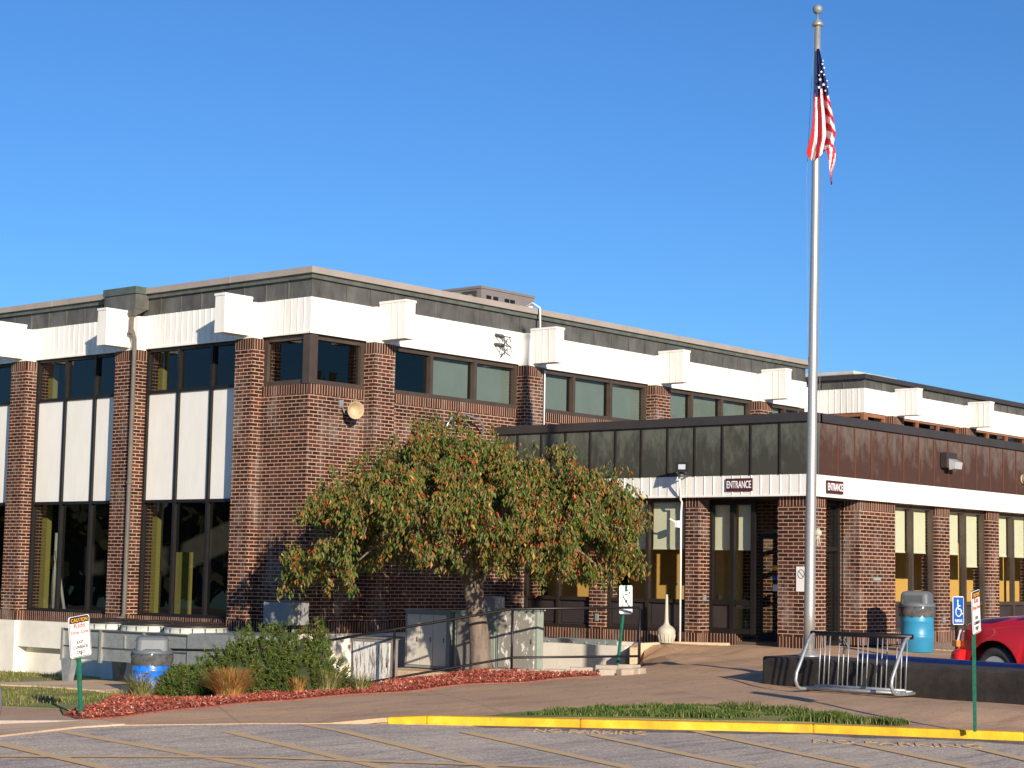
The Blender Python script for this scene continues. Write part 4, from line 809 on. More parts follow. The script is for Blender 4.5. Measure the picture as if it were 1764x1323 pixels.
# ------------------------------------------------------------------ smokers' urn, ladder, low wall
K = thing("cigarette_receptacle", (27.80, 19.72, -1.22), "beige long-necked cigarette receptacle standing beside the brick pier", "ash receptacle")
mb = MB(); mb.lathe((27.80, 19.72, -1.22), [(.13, 0), (.135, .01), (.15, .10), (.165, .17), (.167, .21), (.155, .25), (.12, .29), (.07, .325), (.045, .36), (.038, .40), (.034, .5), (.024, .85), (.022, .88), (.012, .885)], 28)
for k in range(14):
    a = 2*pi*k/14; p = Vector((27.80, 19.72, -1.22)); mb.tube([p+Vector((.136*cos(a), .136*sin(a), .02)), p+Vector((.153*cos(a), .153*sin(a), .10)), p+Vector((.163*cos(a), .163*sin(a), .16))], .008, 5)
mb.build("body", M['beige'], K)
K = thing("retaining_wall", (27.05, 21, -1.7), "low cream concrete retaining wall below the entrance wing windows", "wall")
mb = MB(); mb.box(26.85, 27.1, 19.95, 24.17, -2.2, -1.275); mb.box(27.1, 28.22, 20.0, 24.17, -2.2, -1.34); mb.build("wall_body", M['founda'], K, bevel=.01)
K = thing("ladder", (27.6, 22, -1.3), "aluminium ladder lying on its side on the ledge under the windows", "ladder")
mb = MB(); mb.box(27.50, 27.53, 20.9, 23.6, -1.33, -1.21); mb.build("rail", M['galv'], K)
mb = MB(); mb.box(27.85, 27.88, 20.9, 23.6, -1.33, -1.21); mb.build("rail", M['galv'], K)
for k in range(9): mb = MB(); mb.tube([(27.48, 21.05+k*.3, -1.27), (27.9, 21.05+k*.3, -1.27)], .016, 8); mb.build("rung", M['galv'], K)
# ------------------------------------------------------------------ utility cabinets
def cabinet(x, y0, y1, z0, z1, dp, label, face, trim, split=None, cat="utility cabinet"):
    K = thing("utility_cabinet", (x, (y0+y1)/2, z0), label, cat); mb = MB(); mb.box(x, x+dp, y0, y1, z0, z1); mb.build("casing", trim, K, bevel=.01)
    n = split or 1; st = (y1-y0-.12)/n
    for i in range(n):
        mb = MB(); a = y0+.06+i*st; mb.box(x-.018, x, a+.006, a+st-.006, z0+.05, z1-.06); mb.build("door", face, K, bevel=.004)
        hd = MB(); hd.tube([(x-.03, a+.05, (z0+z1)/2-.04), (x-.03, a+.05, (z0+z1)/2+.04)], .008, 6); hd.build("handle", M['galvd'], K)
    mb = MB(); mb.box(x-.02, x+dp+.02, y0-.02, y1+.02, z1, z1+.025); mb.build("top_cap", trim, K)
    return K
cabinet(23.9, 21.56, 22.62, -1.68, -.69, .22, "tall utility cabinet with chalky flaking doors on a slab left of the trunk", M['peelh'], M['bluegrey'], 3)
cabinet(23.9, 20.52, 21.44, -1.66, -.68, .22, "plain grey utility cabinet directly behind the tree trunk", M['gwood'], M['ggreen'], 2)
cabinet(23.9, 19.58, 20.50, -1.64, -.62, .16, "utility cabinet with white flaked patches and pale green frame right of the trunk", M['peelg'], M['ggreen'], 1)
cabinet(22.0, 21.08, 22.06, -1.95, -1.12, .12, "small peeling white utility cabinet at the left end of the sloping handrail", M['peel'], M['gwood'], 1)
mb = MB(); mb.box(23.3, 24.8, 21.0, 22.7, -2.0, -1.70); tag(mb.build("concrete_slab", M['pad'], None, bevel=.03), "rough concrete slab under the tall flaking cabinet", "slab")
mb = MB(); mb.box(22.10, 22.5, 23.62, 24.37, -.97, -.58); K = tag(mb.build("wall_cabinet", M['bluegrey'], None, bevel=.01), "blank grey wall cabinet on the brick corner above the pine bush", "wall cabinet")
mb = MB(); mb.tube([(22.4, 23.9, -.9), (22.4, 23.9, -2.0)], .04, 8); mb.tube([(22.4, 24.2, -.9), (22.4, 24.2, -2.0)], .04, 8); mb.build("support_leg", M['bluegrey'], K)
mb = MB(); mb.box(27.3, 27.6, 23.45, 23.78, -1.34, -.46); tag(mb.build("meter_box", M['peelg'], None, bevel=.01), "mottled grey meter box standing behind the cabinets, right of the trunk", "meter box")
mb = MB(); mb.box(24.2, 24.9, 22.65+.8, 23.2+.8, -2.0, -1.2); K = tag(mb.build("condenser_box", M['bluegrey'], None, bevel=.01), "small blue-grey box against the white foundation left of the peeling cabinet", "box")
# ------------------------------------------------------------------ condenser unit on legs
K = thing("condenser_unit", (20.9, 25.6, -2.1), "long galvanised condenser unit on legs with three fan shrouds", "condenser unit")
mb = MB(); mb.box(20.3, 21.5, 24.15, 27.7, -1.66, -1.13); mb.build("casing", M['galv'], K)
mb = MB(); mb.box(20.25, 21.5, 22.83, 24.13, -1.66, -1.10); mb.build("end_casing", M['galv'], K)
mb = MB()
for y in (27.66, 26.55, 25.35, 24.16, 22.9): mb.box(20.255, 20.3, y-.03, y+.03, -1.70, -1.12)
for y in (27.1, 25.9, 24.8): mb.box(20.28, 20.3, y-.018, y+.018, -1.42, -1.20)
mb.build("stiffener", M['alu'], K)
mb = MB(); mb.box(20.27, 20.3, 24.2, 27.64, -1.44, -1.425); mb.box(20.26, 20.3, 24.15, 27.7, -1.15, -1.125); mb.build("seam", M['galvd'], K)
for y in (27.12, 25.94, 24.76):
    mb = MB(); mb.lathe((20.9, y, -1.13), [(.56, 0), (.54, .03), (.53, .09), (.55, .10), (.53, .102), (.50, .09), (.50, .02)], 32)
    for k in range(16): a = 2*pi*k/16; mb.box(20.9+.548*cos(a)-.007, 20.9+.548*cos(a)+.007, y+.548*sin(a)-.007, y+.548*sin(a)+.007, -1.13, -1.035, 1)
    s = mb.build("fan_shroud", [M['sky_l'], M['galvd']], K)
    mb = MB(); 
    for r_ in (.12, .24, .36, .48): mb.tube([(20.9+r_*cos(2*pi*k/24), y+r_*sin(2*pi*k/24), -.955) for k in range(25)], .006, 4, caps=False)
    for k in range(8): mb.tube([(20.9, y, -.955), (20.9+.53*cos(k*pi/4), y+.53*sin(k*pi/4), -.955)], .006, 4)
    mb.lathe((20.9, y, -1.03), [(.53, 0), (.54, .015), (.52, .05), (.40, .068), (.2, .074), (.001, .075)], 24); mb.build("fan_guard", M['frame'], s)

for y in (27.55, 25.35, 23.0):
    for x in (20.33, 21.45):
        mb = MB(); mb.hexa([(x-.05, y-.07, -2.2), (x+.05, y-.07, -2.2), (x+.05, y+.05, -2.2), (x-.05, y+.05, -2.2), (x-.07, y-.20, -1.66), (x+.07, y-.20, -1.66), (x+.07, y+.12, -1.66), (x-.07, y+.12, -1.66)]); mb.build("leg", M['galv'], K)
mb = MB(); mb.box(20.9, 21.0, 25.2, 25.45, -2.15, -1.66); mb.tube([(20.6, 24.6, -1.68), (20.2, 24.2, -2.05)], .03, 8); mb.build("pipe_drop", M['black'], K)
# ------------------------------------------------------------------ handrails
def hrail(pts_top, posts, drop, label, name="handrail", r=.021):
    K = thing(name, (posts[0][0], posts[0][1], posts[0][3]), label, "handrail"); mb = MB(); mb.tube(pts_top, r, 8); mb.build("top_rail", M['rail'], K)
    if drop: mb = MB(); mb.tube([Vector(p)-up*drop for p in pts_top], r*.9, 8); mb.build("lower_rail", M['rail'], K)
    for x, y, zt_, zb_ in posts: mb = MB(); mb.tube([(x, y, zt_), (x, y, zb_)], r, 8); mb.build("post", M['rail'], K)
r1, r2, r3 = (21.53, 20.61, -.93), (22.73, 19.15, -.57), (24.04, 17.58, -.51)
hrail([(20.72, 21.6, -1.17), r1, r2, r3], [(r1[0], r1[1], -.93, -2.0), (r2[0], r2[1], -.57, -1.7), (r3[0], r3[1], -.51, -1.6)], .775, "dark two-bar handrail sloping up past the tree to the pavement")
hrail([(19.23, 23.39, -1.32), (20.3, 22.1, -1.32)], [(19.23, 23.39, -1.32, -2.25), (20.3, 22.1, -1.32, -2.2)], .0, "short dark handrail beside the royal blue trash can")
# edging blocks
for i, (x, y) in enumerate(((22.28, 19.0), (22.55, 18.65), (22.8, 18.3), (23.05, 17.98), (23.3, 17.67), (23.5, 17.38))):
    mb = MB(); t = Vector((.6, -.8, 0)); z = H(x, y); mb.obox((x, y, z), t*.18, Vector((.8, .6, 0))*.07, up*.07)
    tag(mb.build("edging_block", M['concr'], None, bevel=.015), "tan edging block in the row behind the red mulch", "edging block", "edging blocks behind the mulch")
for i, (x, y, a, lab) in enumerate(((22.35, 16.98, .2, "left"), (22.62, 16.80, .5, "middle"), (22.9, 16.75, .9, "right"))):
    mb = MB(); t = Vector((cos(a-.7), sin(a-.7), 0)); z = H(x, y); mb.obox((x, y, z+.03), t*.13, Vector((-t.y, t.x, 0))*.07, up*.06)
    tag(mb.build("edging_block", M['concr'], None, bevel=.02), "loose tan block at the right tip of the mulch bed, "+lab+" of three", "edging block", "loose blocks at the mulch tip")
# ------------------------------------------------------------------ vegetation
def blades(name, n, pick, hgt, wd, mt, lean=.5, parent=None, seg=2):
    mb = MB(); V, Fc_ = [], []
    for _ in range(n):
        r = pick()
        if r is None: continue
        x, y, z, k = r; h = hgt*random.uniform(.5, 1.1)*k; a = random.uniform(0, 2*pi); l = random.uniform(0, lean)*h; w2 = wd*random.uniform(.6, 1.2)/2
        dx, dy = cos(a), sin(a); px, py = -dy*w2, dx*w2; b = len(V)
        V += [(x-px, y-py, z), (x+px, y+py, z), (x+dx*l*.35+px*.8, y+dy*l*.35+py*.8, z+h*.6), (x+dx*l*.35-px*.8, y+dy*l*.35-py*.8, z+h*.6), (x+dx*l, y+dy*l, z+h)]
        Fc_ += [(b, b+1, b+2, b+3), (b+3, b+2, b+4)]
    mb.v = [Vector(v) for v in V]; mb.f = [list(f) for f in Fc_]; mb.m = [0]*len(Fc_); mb.sm = [False]*len(Fc_)
    return mb.build(name, mt, parent, recalc=False)
def inpoly(x, y, P):
    c = False; j = len(P)-1
    for i in range(len(P)):
        if (P[i][1] > y) != (P[j][1] > y) and x < (P[j][0]-P[i][0])*(y-P[i][1])/(P[j][1]-P[i][1])+P[i][0]: c = not c
        j = i
    return c
from mathutils import noise as mn
VERGE = [(16.35,13.6),(16.9,13.85),(17.45,13.72),(18.5,13.25),(19.1,12.65),(19.2,11.6),(18.95,10.2),(18.65,9.75),(18.45,10.4),(17.9,11.65),(17.2,12.6),(16.7,13.1)]
def pk():
    x, y = random.uniform(15.9, 19.4), random.uniform(10, 14)
    if not inpoly(x, y, VERGE): return None
    q = mn.noise(Vector((x*1.7, y*1.7, 3)))
    if q < -.22 or mn.noise(Vector((x*6, y*6, 1))) < -.3: return None
    return (x, y, H(x, y), .75+q*1.3)
tag(blades("verge_grass", 34000, pk, .08, .015, M['vergeb'], .8), "strip of rough green grass behind the yellow kerb", "grass", kind='stuff')
LAWN = [(13.04,19.0),(13.35,18.25),(12.8,17.4),(15.37,19.5),(17,20.8),(18.3,22.4),(18.6,24.6),(18.4,28),(22.6,28.5),(22.6,34),(13,34),(12,24)]
def pk2():
    x, y = random.uniform(12, 22.6), random.uniform(17.2, 34)
    if not inpoly(x, y, LAWN): return None
    q = mn.noise(Vector((x*.8, y*.8, 9)))
    if q < -.15: return None
    return (x, y, H(x, y), .8+q)
tag(blades("lawn_grass", 42000, pk2, .07, .012, M['lawnb'], .8), "lawn of green and yellowing grass in front of the left facade", "grass", kind='stuff')
# mulch chips
mb = MB(); V = []; Fs = []
while len(Fs) < 26000:
    x, y = random.uniform(12.3, 23.4), random.uniform(16.4, 20.5)
    if not inpoly(x, y, MUL): continue
    z = H(x, y)+.02+random.uniform(0, .03); a = random.uniform(0, 2*pi); l = random.uniform(.008, .026); w2 = random.uniform(.004, .010); tl = random.uniform(-.02, .03); t = Vector((cos(a), sin(a), 0)); n = Vector((-t.y, t.x, random.uniform(-.8, .8)))
    c = Vector((x, y, z)); b = len(V); V += [c-t*l-n*w2, c+t*l-n*w2+up*tl, c+t*l+n*w2+up*tl, c-t*l+n*w2]; Fs.append([b, b+1, b+2, b+3])
mb.v = V; mb.f = Fs; mb.m = [0]*len(Fs); mb.sm = [False]*len(Fs); tag(mb.build("bark_chips", M['chip'], None, recalc=False), "loose red bark chips covering the planting bed", "mulch", kind='stuff')
# pine bushes: tufts of needles on branching twigs inside several lobes
def pine(name, lobes, ntuft, label):
    bx_, by_ = lobes[0][0], lobes[0][1]; K = thing(name, (bx_, by_, H(bx_, by_)), label, "shrub", None); V, Fs = [], []; tw = MB(); core = MB()
    vol = [l[3]*l[4] for l in lobes]; tot = sum(vol)
    for l, vv in zip(lobes, vol):
        cx, cy, z0, rr, hh = l; core.lathe((cx, cy, z0), [(rr*.72*sqrt(max(0, 1-t**1.8)), hh*.86*t) for t in (0, .2, .4, .6, .8, .93, 1)], 14)
        for _ in range(int(ntuft*vv/tot)):
            while True:
                a = random.uniform(0, 2*pi); r = sqrt(random.random()); zt_ = random.random(); env = sqrt(max(0, 1-(zt_)**1.8))
                if r < env+.02: break
            if random.random() < .75: r = env*random.uniform(.8, 1.04)
            p = Vector((cx+rr*r*cos(a), cy+rr*r*sin(a), z0+hh*zt_)); d = (Vector((cos(a)*r*.8, sin(a)*r*.8, .75))+Vector((random.uniform(-.3, .3), random.uniform(-.3, .3), random.uniform(-.1, .3)))).normalized(); L = random.uniform(.07, .13)
            if random.random() < .15: tw.tube([Vector((cx, cy, z0-.1)).lerp(p, .35), p], [.012, .006], 4)
            for k in range(26):
                s = random.random(); q = p+d*L*s; nd = (d*random.uniform(.3, 1.0)+Vector((random.gauss(0, .55), random.gauss(0, .55), random.gauss(0, .4)))).normalized()*random.uniform(.04, .075); wv = nd.cross(Vector((random.random()-.5, random.random()-.5, random.random()-.5))).normalized()*.0062
                b = len(V); V += [q-wv, q+wv, q+nd]; Fs.append([b, b+1, b+2])
    mb = MB(); mb.v = V; mb.f = Fs; mb.m = [0]*len(Fs); mb.sm = [False]*len(Fs); mb.build("foliage", M['pine'], K, recalc=False); tw.build("twigs", M['twig'], K); core.build("dark_core", M['pinein'], K); return K
pine("pine_bush", [(16.85,18.6,-1.75,.48,.98),(17.22,18.15,-1.72,.42,.95),(16.6,18.85,-1.78,.40,.78),(17.45,17.95,-1.7,.28,.55),(17.0,18.2,-1.72,.40,.7),(16.45,19.15,-1.8,.35,.62),(16.95,18.28,-1.72,.20,1.06),(17.28,17.98,-1.7,.19,1.0),(16.62,18.72,-1.74,.2,.92),(17.0,17.95,-1.70,.35,.5),(16.5,18.6,-1.76,.36,.66)], 2600, "large dark green dwarf pine bush in the mulch bed, behind the tawny grass")
pine("pine_bush", [(16.05,19.2,-1.78,.34,.46),(15.95,18.95,-1.74,.26,.36),(16.2,19.35,-1.8,.26,.42)], 800, "small dark green dwarf pine bush beside the royal blue trash can")
def clump(name, cx, cy, rad, n, hgt, mt, label, arch=1.0, wd=.012, flowers=0):
    z = H(cx, cy); K = thing(name, (cx, cy, z), label, "grass clump", None); V, Fs = [], []
    for _ in range(n):
        a = random.uniform(0, 2*pi); r0 = rad*.5*sqrt(random.random()); h = hgt*random.uniform(.45, 1.05); out = rad*random.uniform(.2, 1)*arch; tw_ = random.uniform(-.5, .5); w2 = wd/2
        d = Vector((cos(a+tw_*.4), sin(a+tw_*.4), 0)); s = Vector((-sin(a+tw_), cos(a+tw_), random.uniform(-.4, .4)))*w2; p0 = Vector((cx+cos(a)*r0, cy+sin(a)*r0, z)); b = len(V)
        for k in range(5):
            t = k/4; p = p0+d*out*t*t*.9+up*h*(1.35*t-.35*t*t*(1+out)); V += [p-s*(1-t*.85), p+s*(1-t*.85)]
        for k in range(4): Fs.append([b+2*k, b+2*k+1, b+2*k+3, b+2*k+2])
    mb = MB(); mb.v = V; mb.f = Fs; mb.m = [0]*len(Fs); mb.sm = [False]*len(Fs); mb.build("blades", M[mt], K, recalc=False)
    for k in range(flowers):
        fl = MB(); p = Vector((cx+random.uniform(-rad, rad)*.6, cy+random.uniform(-rad, rad)*.6, z+hgt*random.uniform(.7, 1)))
        for j in range(6): a = j*pi/3; e = Vector((cos(a), sin(a), .5)); s = Vector((-sin(a), cos(a), 0)); fl.add([p, p+e*.03+s*.012, p+e*.05, p+e*.03-s*.012], [(0, 1, 2, 3)])
        fl.build("flower", M['flower'], K, recalc=False)
    return K
clump("ornamental_grass", 15.75, 17.95, .36, 1500, .42, 'ogr', "rounded tawny orange grass clump in front of the large pine bush", .9)
clump("dry_grass", 15.45, 19.35, .30, 480, .36, 'dgr', "dry grass clump with orange flowers in front of the royal blue trash can", .9, .01, 5)
clump("dry_grass", 17.15, 17.62, .26, 500, .34, 'dgr', "green and straw grass clump right of the large pine bush", .9)
clump("dry_grass", 17.6, 17.45, .22, 300, .26, 'dgr', "low straw-coloured grass clump under the peeling white cabinet", .9)
clump("dry_grass", 16.75, 17.75, .16, 200, .26, 'ogr', "small rust-coloured withered clump between the pine bush and the green grass", .9)
# ------------------------------------------------------------------ crab-apple tree
T0 = Vector((23.10, 20.08, -1.80)); TC = Vector((22.88, 20.13, -.25)); K = thing("crabapple_tree", T0, "wide weeping crabapple tree with autumn leaves and red fruit in front of the brick wall", "tree")
RH = Vector((RT.x, RT.y, 0)).normalized(); FH = Vector((FWD.x, FWD.y, 0)).normalized()
mb = MB(); pts = [T0+RH*.02, T0.lerp(TC, .06), T0.lerp(TC, .18), T0.lerp(TC, .35)+RH*.01, T0.lerp(TC, .55)+RH*.02, T0.lerp(TC, .8), TC, TC+up*.25-RH*.02]
mb.tube(pts, [.34, .25, .19, .17, .16, .155, .165, .10], 24)
base_rad = len(mb.v)
for i, v in enumerate(mb.v):
    q = mn.noise(v*6)*.014; mb.v[i] = v+Vector((q, q, 0))
mb.build("trunk", M['trunk'], K)
s_top = [(-3.1,.2),(-2.9,.32),(-2.8,.9),(-2.65,1.3),(-2.5,1.5),(-2.0,1.8),(-1.54,2.0),(-1.12,2.38),(-.6,2.5),(.4,2.3),(.5,2.0),(1.06,1.88),(1.66,1.83),(2.1,1.7),(2.5,1.5),(2.62,1.1),(2.70,.7)]
s_bot = [(-3.1,-.22),(-2.5,-.28),(-2.1,-.2),(-1.8,.15),(-1.2,.2),(-.6,.05),(0,.05),(.6,.1),(1.2,-.02),(1.8,-.08),(2.3,.05),(2.70,.05)]
def interp(tb, s):
    if s <= tb[0][0]: return tb[0][1]
    for (a, b), (c, d) in zip(tb, tb[1:]):
        if s <= c: return b+(d-b)*(s-a)/(c-a)
    return tb[-1][1]
cenP = Vector((22.95, 20.05, 0)); limbs = MB(); twigs = MB(); V, Fs = [], []; berries = []
def leafy(p, n, L):
    # a hanging spray: leaves droop along a curved twig
    q = p.copy(); d = Vector((random.uniform(-.5, .5), random.uniform(-.5, .5), random.uniform(-.1, .2)))
    path = [q.copy()]
    for k in range(6):
        d += Vector((0, 0, -.33)); q += d.normalized()*L/6; path.append(q.copy())
    twigs.tube(path, .005, 3, caps=False)
    for _ in range(n):
        k = random.random()*5.99; i = int(k); c = path[i].lerp(path[i+1], k-i)+Vector((random.gauss(0, .055), random.gauss(0, .055), random.gauss(0, .03)))
        dn = Vector((random.gauss(0, .42), random.gauss(0, .42), -1)).normalized(); l = .06+.07*random.random()**1.6; a = random.uniform(0, 2*pi); sd = dn.cross(Vector((cos(a), sin(a), .1))).normalized()*l*random.uniform(.17, .26); nb = sd.cross(dn).normalized()*l*.13
        b = len(V); V.extend([c, c+dn*l*.45+sd+nb, c+dn*l, c+dn*l*.45-sd+nb]); Fs.append([b, b+1, b+2]); Fs.append([b, b+2, b+3])
nsp = 0; clumps = []
while len(clumps) < 95: 
    s = random.uniform(-3.0, 2.8); t = random.uniform(-2.6, 2.6)
    if (s/2.95)**2+(t/2.6)**2 > 1: continue
    clumps.append((s, t))
tries = 0
while nsp < 1150 and tries < 12000:
    tries += 1; s = random.uniform(-3.08, 2.68); t = random.uniform(-2.6, 2.6); rr = ((s+.2)/2.95)**4+(t/2.6)**2
    if rr > 1: continue
    e = sqrt(max(.02, 1-(t/2.7)**2)); se = s/max(.45, e) if abs(s) > .1 else s; se = max(-3.1, min(2.82, se))
    top = interp(s_top, s); bot = interp(s_bot, s); top = bot+(top-bot)*(e**.75); 
    g_ = mn.noise(Vector((s*1.3+5, t*1.3, 2)))*1.6
    z = top-.08-abs(random.gauss(0, .30))*(top-bot)*.75 if random.random() < .62 else random.uniform(bot+.15, top-.05)
    if rr < .25 and z < top-.9 and random.random() < .55: continue
    if mn.noise(Vector((s*1.9, t*1.9, z*2.1))) < -.12: continue
    if s < -2.4 and .42 < z < .88: continue
    z -= max(0, g_)*.22; z = max(z, bot+.12)
    if t < -.6 and z < .1+bot and random.random() < .3: continue
    p = cenP+RH*(s if s < 0 else s*.965)+FH*t; p.z = z+.12; leafy(p, random.randint(46, 74), random.uniform(.28, .5)); nsp += 1
    if random.random() < .30:
        for _ in range(random.randint(3, 8)): berries.append(p+Vector((random.gauss(0, .07), random.gauss(0, .07), random.uniform(-.35, .02))))
for _ in range(46):      # stray sprays that break the outline
    s = random.uniform(-3.0, 2.75); p = cenP+RH*s+FH*random.uniform(-.8, .3); p.z = interp(s_top, s)+random.uniform(.05, .24); leafy(p, random.randint(10, 22), random.uniform(.2, .4))
    s = random.uniform(-3.0, 2.75); p = cenP+RH*s+FH*random.uniform(-1.2, .3); p.z = interp(s_bot, s)+random.uniform(.1, .3); leafy(p, random.randint(10, 20), random.uniform(.3, .5))
# one taller sprig that breaks the outline at the right
for _ in range(9): leafy(cenP+RH*(1.28+random.gauss(0, .1))+FH*(-.2+random.gauss(0, .15))+up*(2.18-random.random()*.15), 34, .3)
mbl = MB(); mbl.v = V; mbl.f = Fs; mbl.m = [0]*len(Fs); mbl.sm = [False]*len(Fs); mbl.build("crown", M['leaf'], K, recalc=False)
for k in range(11):
    a = 2*pi*k/11+random.uniform(-.2, .2); d = RH*cos(a)+FH*sin(a); ex = (2.3 if abs(cos(a)) > .5 else 1.8)*random.uniform(.75, 1.0); s = ex*cos(a); zt_ = interp(s_top, s)*.42
    p0 = TC+up*random.uniform(-.12, .12); pts = [p0, p0+d*ex*.15+up*.45, p0+d*ex*.4+up*(.45+(zt_+.25)*.7), p0+d*ex*.7+up*(.25+zt_*.9), p0+d*ex+up*(zt_*.55)]
    limbs.tube(pts, [.085, .065, .045, .028, .012], 8)
    for j in range(5):
        q = Vector(pts[random.randint(1, 3)]); dd = (d+Vector((random.gauss(0, .7), random.gauss(0, .7), .1))).normalized(); limbs.tube([q, q+dd*.45+up*.25, q+dd*.95+up*.1, q+dd*1.2-up*.3], [.028, .02, .012, .005], 5)
limbs.build("limbs", M['trunk'], K); twigs.build("twigs", M['twig'], K, recalc=False)
mb = MB()
for c in berries[:1300]:
    r = .024; mb.add([c+Vector(q)*r for q in ((1,0,0),(-1,0,0),(0,1,0),(0,-1,0),(0,0,1),(0,0,-1))], [(0,2,4),(2,1,4),(1,3,4),(3,0,4),(2,0,5),(1,2,5),(3,1,5),(0,3,5)], 0, True)
mb.build("fruit", M['berry'], K, recalc=False)
# fallen leaves on the pavement and along edges
def pk3():
    x, y = random.uniform(14, 27), random.uniform(10, 19)
    return (x, y, H(x, y)+.004, 1) if inpoly(x, y, WALK) and (mn.noise(Vector((x, y, 0))) > .12) else None
mb = MB(); V = []; Fs = []
for _ in range(520):
    r = pk3()
    if not r: continue
    c = Vector(r[:3])+up*.006; a = random.uniform(0, 6.28); t = Vector((cos(a), sin(a), random.uniform(-.1, .3)))*.022; n = Vector((-sin(a), cos(a), random.uniform(-.2, .2)))*.012; b = len(V); V += [c-t, c+n, c+t, c-n]; Fs.append([b, b+1, b+2, b+3])
mb.v = V; mb.f = Fs; mb.m = [0]*len(Fs); mb.sm = [False]*len(Fs); tag(mb.build("fallen_leaves", M['ogr'], None, recalc=False), "scattered dry leaves on the pavement", "leaves", kind='stuff')
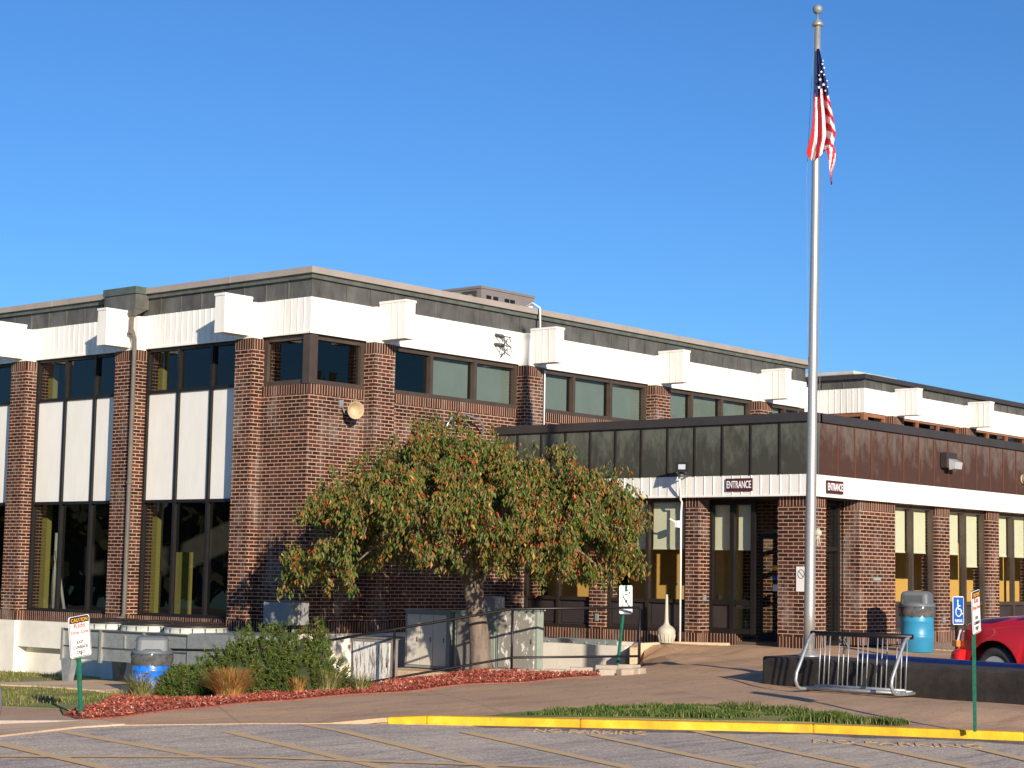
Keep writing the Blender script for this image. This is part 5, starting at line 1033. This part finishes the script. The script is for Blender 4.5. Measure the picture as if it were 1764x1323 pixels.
# ------------------------------------------------------------------ red pickup
def truck():
    K = thing("pickup_truck", (0, 0, 0), "red pickup truck parked nose-in behind the black wall at the right edge", "truck")
    ZG = 0; rw = .37; hw = .86; nose = .88
    # stations along x (0 = front axle): (x, z_low, z_belt, z_top, half width)
    st = [(.80, .42, .74, .86, .62), (.77, .36, .82, .97, .72), (.69, .34, .90, 1.06, .80), (.5, .34, .96, 1.12, .85), (.2, .34, 1.00, 1.15, .87), (-.2, .34, 1.02, 1.18, .87), (-.55, .34, 1.04, 1.20, .87), (-.75, .34, 1.05, 1.21, .87), (-2.2, .34, 1.05, 1.20, .87), (-2.9, .34, 1.05, 1.18, .87), (-3.9, .36, 1.05, 1.18, .86)]
    xs = sorted(set([s[0] for s in st]+[.46*cos(a*pi/12) for a in range(13)]), reverse=True); V = []; rings = []
    def at(x):
        for a, b in zip(st, st[1:]):
            if b[0] <= x <= a[0]:
                f = (a[0]-x)/(a[0]-b[0]); return [p+(q-p)*f for p, q in zip(a, b)]
        return list(st[-1])
    mb = MB(); N = None
    for x in xs:
        _, zl, zb_, zt_, w_ = at(x); z0 = zl
        if abs(x) < .46: z0 = max(zl, .37+sqrt(max(0, .46**2-x*x))*1.0)
        fl = .035*max(0, 1-(max(0, abs(x)-.46))/.25) if abs(x) < .71 else 0
        prof = [(w_+fl, z0), (w_+fl, z0+.05*(1 if z0 < zb_-.08 else .2)), (w_+.01, z0+(zb_-z0)*.5), (w_, zb_-.02), (w_-.03, zb_+(zt_-zb_)*.35), (w_-.14, zb_+(zt_-zb_)*.8), (w_*.55, zt_), (0, zt_+.015)]
        ring = [Vector((x, y, z)) for y, z in prof]+[Vector((x, -y, z)) for y, z in prof[-2::-1]]; rings.append(ring)
    n = len(rings[0]); V = [p for r in rings for p in r]
    Fs = [(i*n+k, (i+1)*n+k, (i+1)*n+k+1, i*n+k+1) for i in range(len(rings)-1) for k in range(n-1)]
    Fs += [tuple(range(n)), tuple((len(rings)-1)*n+k for k in reversed(range(n)))]
    mb.add(V, Fs, 0, True); body = mb.build("body", M['carred'], K); md = body.modifiers.new("edge", 'EDGE_SPLIT'); md.split_angle = R(50)
    mb = MB(); mb.box(-3.7, .6, -.60, .60, .30, .85); mb.box(-.60, .60, -.62, .62, .5, .9); mb.build("underbody", M['black'], K)
    cab = MB(); c = [(-.72, .80, 1.17), (-.95, .78, 1.34), (-1.35, .70, 1.70), (-1.6, .66, 1.74), (-2.1, .68, 1.72), (-2.35, .76, 1.18)]
    pr = [Vector((x, w_, z)) for x, w_, z in c]; pl = [Vector((p.x, -p.y, p.z)) for p in pr]; cab.add(pr+pl, [(0, 1, 2, 3, 4, 5), (11, 10, 9, 8, 7, 6)]+[(i, i+6, i+7, i+1) for i in range(5)]); cab.build("cab", M['magenta'], K)
    g = MB(); g.add([(-.86, .66, 1.14), (-.86, -.66, 1.14), (-1.33, -.60, 1.57), (-1.33, .60, 1.57)], [(0, 1, 2, 3)]); g.add([(-1.15, .765, 1.14), (-2.2, .765, 1.14), (-2.05, .70, 1.54), (-1.45, .70, 1.54)], [(0, 1, 2, 3)]); 
    for i in range(len(g.v)): g.v[i] += Vector((.012, .012 if g.v[i].y > .5 and i > 3 else 0, .13))
    g.build("window_glass", M['black'], K, recalc=False)
    b = MB(); b.tube([(.55, .89, .56), (.72, .85, .56), (.81, .70, .56), (.86, .4, .56), (.87, 0, .56), (.86, -.4, .56), (.81, -.70, .56), (.72, -.85, .56), (.55, -.89, .56)], .085, 10); b.v = [Vector((v.x, v.y, .54+(v.z-.56)*1.7)) for v in b.v]; b.build("front_bumper", M['carred'], K)
    b = MB(); b.box(.60, .95, -.60, .60, .36, .48); b.build("valance", M['black'], K)
    for s in (1, -1):
        b = MB(); b.hexa([(.72, s*.835, .80), (.84, s*.70, .80), (.86, s*.45, .80), (.6, s*.45, .80), (.68, s*.82, .95), (.79, s*.68, .97), (.81, s*.45, .97), (.6, s*.45, .97)]); b.build("headlight", M['lens'], K)
        b = MB(); b.obox((.78, s*.78, .755), (.09, -s*.05, 0), (.02, s*.03, 0), (0, 0, .045)); b.build("turn_signal", M['amber'], K, bevel=.01)
        b = MB(); b.obox((-.80, s*.98, 1.40), (.05, 0, 0), (0, .09, 0), (0, 0, .085)); b.obox((-.88, s*.86, 1.27), (.03, 0, 0), (0, .06, 0), (0, 0, .02)); b.build("side_mirror", M['magenta'], K, bevel=.03)
        for wx in (0, -2.9):
            y = s*.76; ax = (0, s, 0); w1 = MB()
            w1.lathe((wx, y-s*.10, rw), [(.20, 0), (.30, .0), (.345, .01), (.37, .05), (.37, .17), (.345, .205), (.30, .215), (.245, .205), (.235, .19)], 36, axis=ax); wh = w1.build("wheel", M['rubber'], K)
            r_ = MB(); r_.lathe((wx, y-s*.10, rw), [(.25, .20), (.235, .195), (.215, .16), (.19, .155)], 36, axis=ax); r_.lathe((wx, y-s*.1, rw), [(.06, .12), (.06, .19), (.03, .20), (.001, .20)], 16, axis=ax)
            for k in range(5):
                a = 2*pi*k/5+.3; d = Vector((cos(a), 0, sin(a))); p = Vector((wx, y+s*.07, rw)); r_.obox(p+d*.13, d*.10, Vector((-d.z, 0, d.x))*.045, Vector((0, .012, 0)))
            r_.lathe((wx, y-s*.1, rw), [(.001, .05), (.2, .05), (.2, .06)], 24, m=1, axis=ax)
            r_.build("rim", [M['rim'], M['black']], wh)
    return K
K = truck(); hd = R(74); wc = Vector((24.08, 11.44, 0)); lf = Vector((-sin(hd), cos(hd), 0))
K.location = (wc.x-lf.x*.80, wc.y-lf.y*.80, -1.635); K.rotation_euler = (0, 0, hd)
# grey rounded vehicle end that just enters the frame at the left
K = thing("grey_bollard", (11.93, 17.42, -1.69), "rounded grey bollard just showing at the left edge of the picture", "bollard")
mb = MB(); p = Vector((11.93, 17.42, -1.69))-RH*.16; mb.lathe(p, [(.20, .03), (.215, .1), (.21, .28), (.19, .36), (.14, .42), (.05, .45), (.001, .45)], 24); mb.build("body", M['bluegrey'], K)
mb = MB(); mb.lathe(p, [(.19, -.01), (.19, .03)], 24); mb.build("foot_ring", M['black'], K)

# ------------------------------------------------------------------ wooded edges of the site, behind and beside the camera (they show in the window glass)
def wood(name, az0, az1, dist, hgt, n, label):
    V, Fs = [], []
    for _ in range(n):
        a = R(random.uniform(az0, az1)); g = mn.noise(Vector((a*14, 1, 0))); d = dist+random.uniform(-6, 6); top = hgt*(.72+.5*g+.12*mn.noise(Vector((a*60, 2, 0)))); z = -2+top*random.random()**.8
        if z > top*.55 and mn.noise(Vector((a*90, z*.5, 4))) < -.12: continue
        c = Vector((12+d*cos(a), 14+d*sin(a), z)); b = len(V)
        t = Vector((random.gauss(0, 1), random.gauss(0, 1), random.gauss(0, 1))).normalized()*random.uniform(.3, .8); u = t.cross(Vector((random.random(), random.random(), random.random()-.5))).normalized()*random.uniform(.3, .7)
        V += [c-t-u, c+t-u, c+t+u, c-t+u]; Fs.append([b, b+1, b+2, b+3])
    mb = MB(); mb.v = V; mb.f = Fs; mb.m = [0]*len(Fs); mb.sm = [False]*len(Fs); tag(mb.build(name, M['wood'], None, recalc=False), label, "trees", kind='stuff')
wood("distant_trees", 95, 175, 85, 8.5, 9000, "far belt of trees across the car park")
wood("distant_trees", -70, -5, 75, 15, 12000, "far belt of taller trees along the side street")
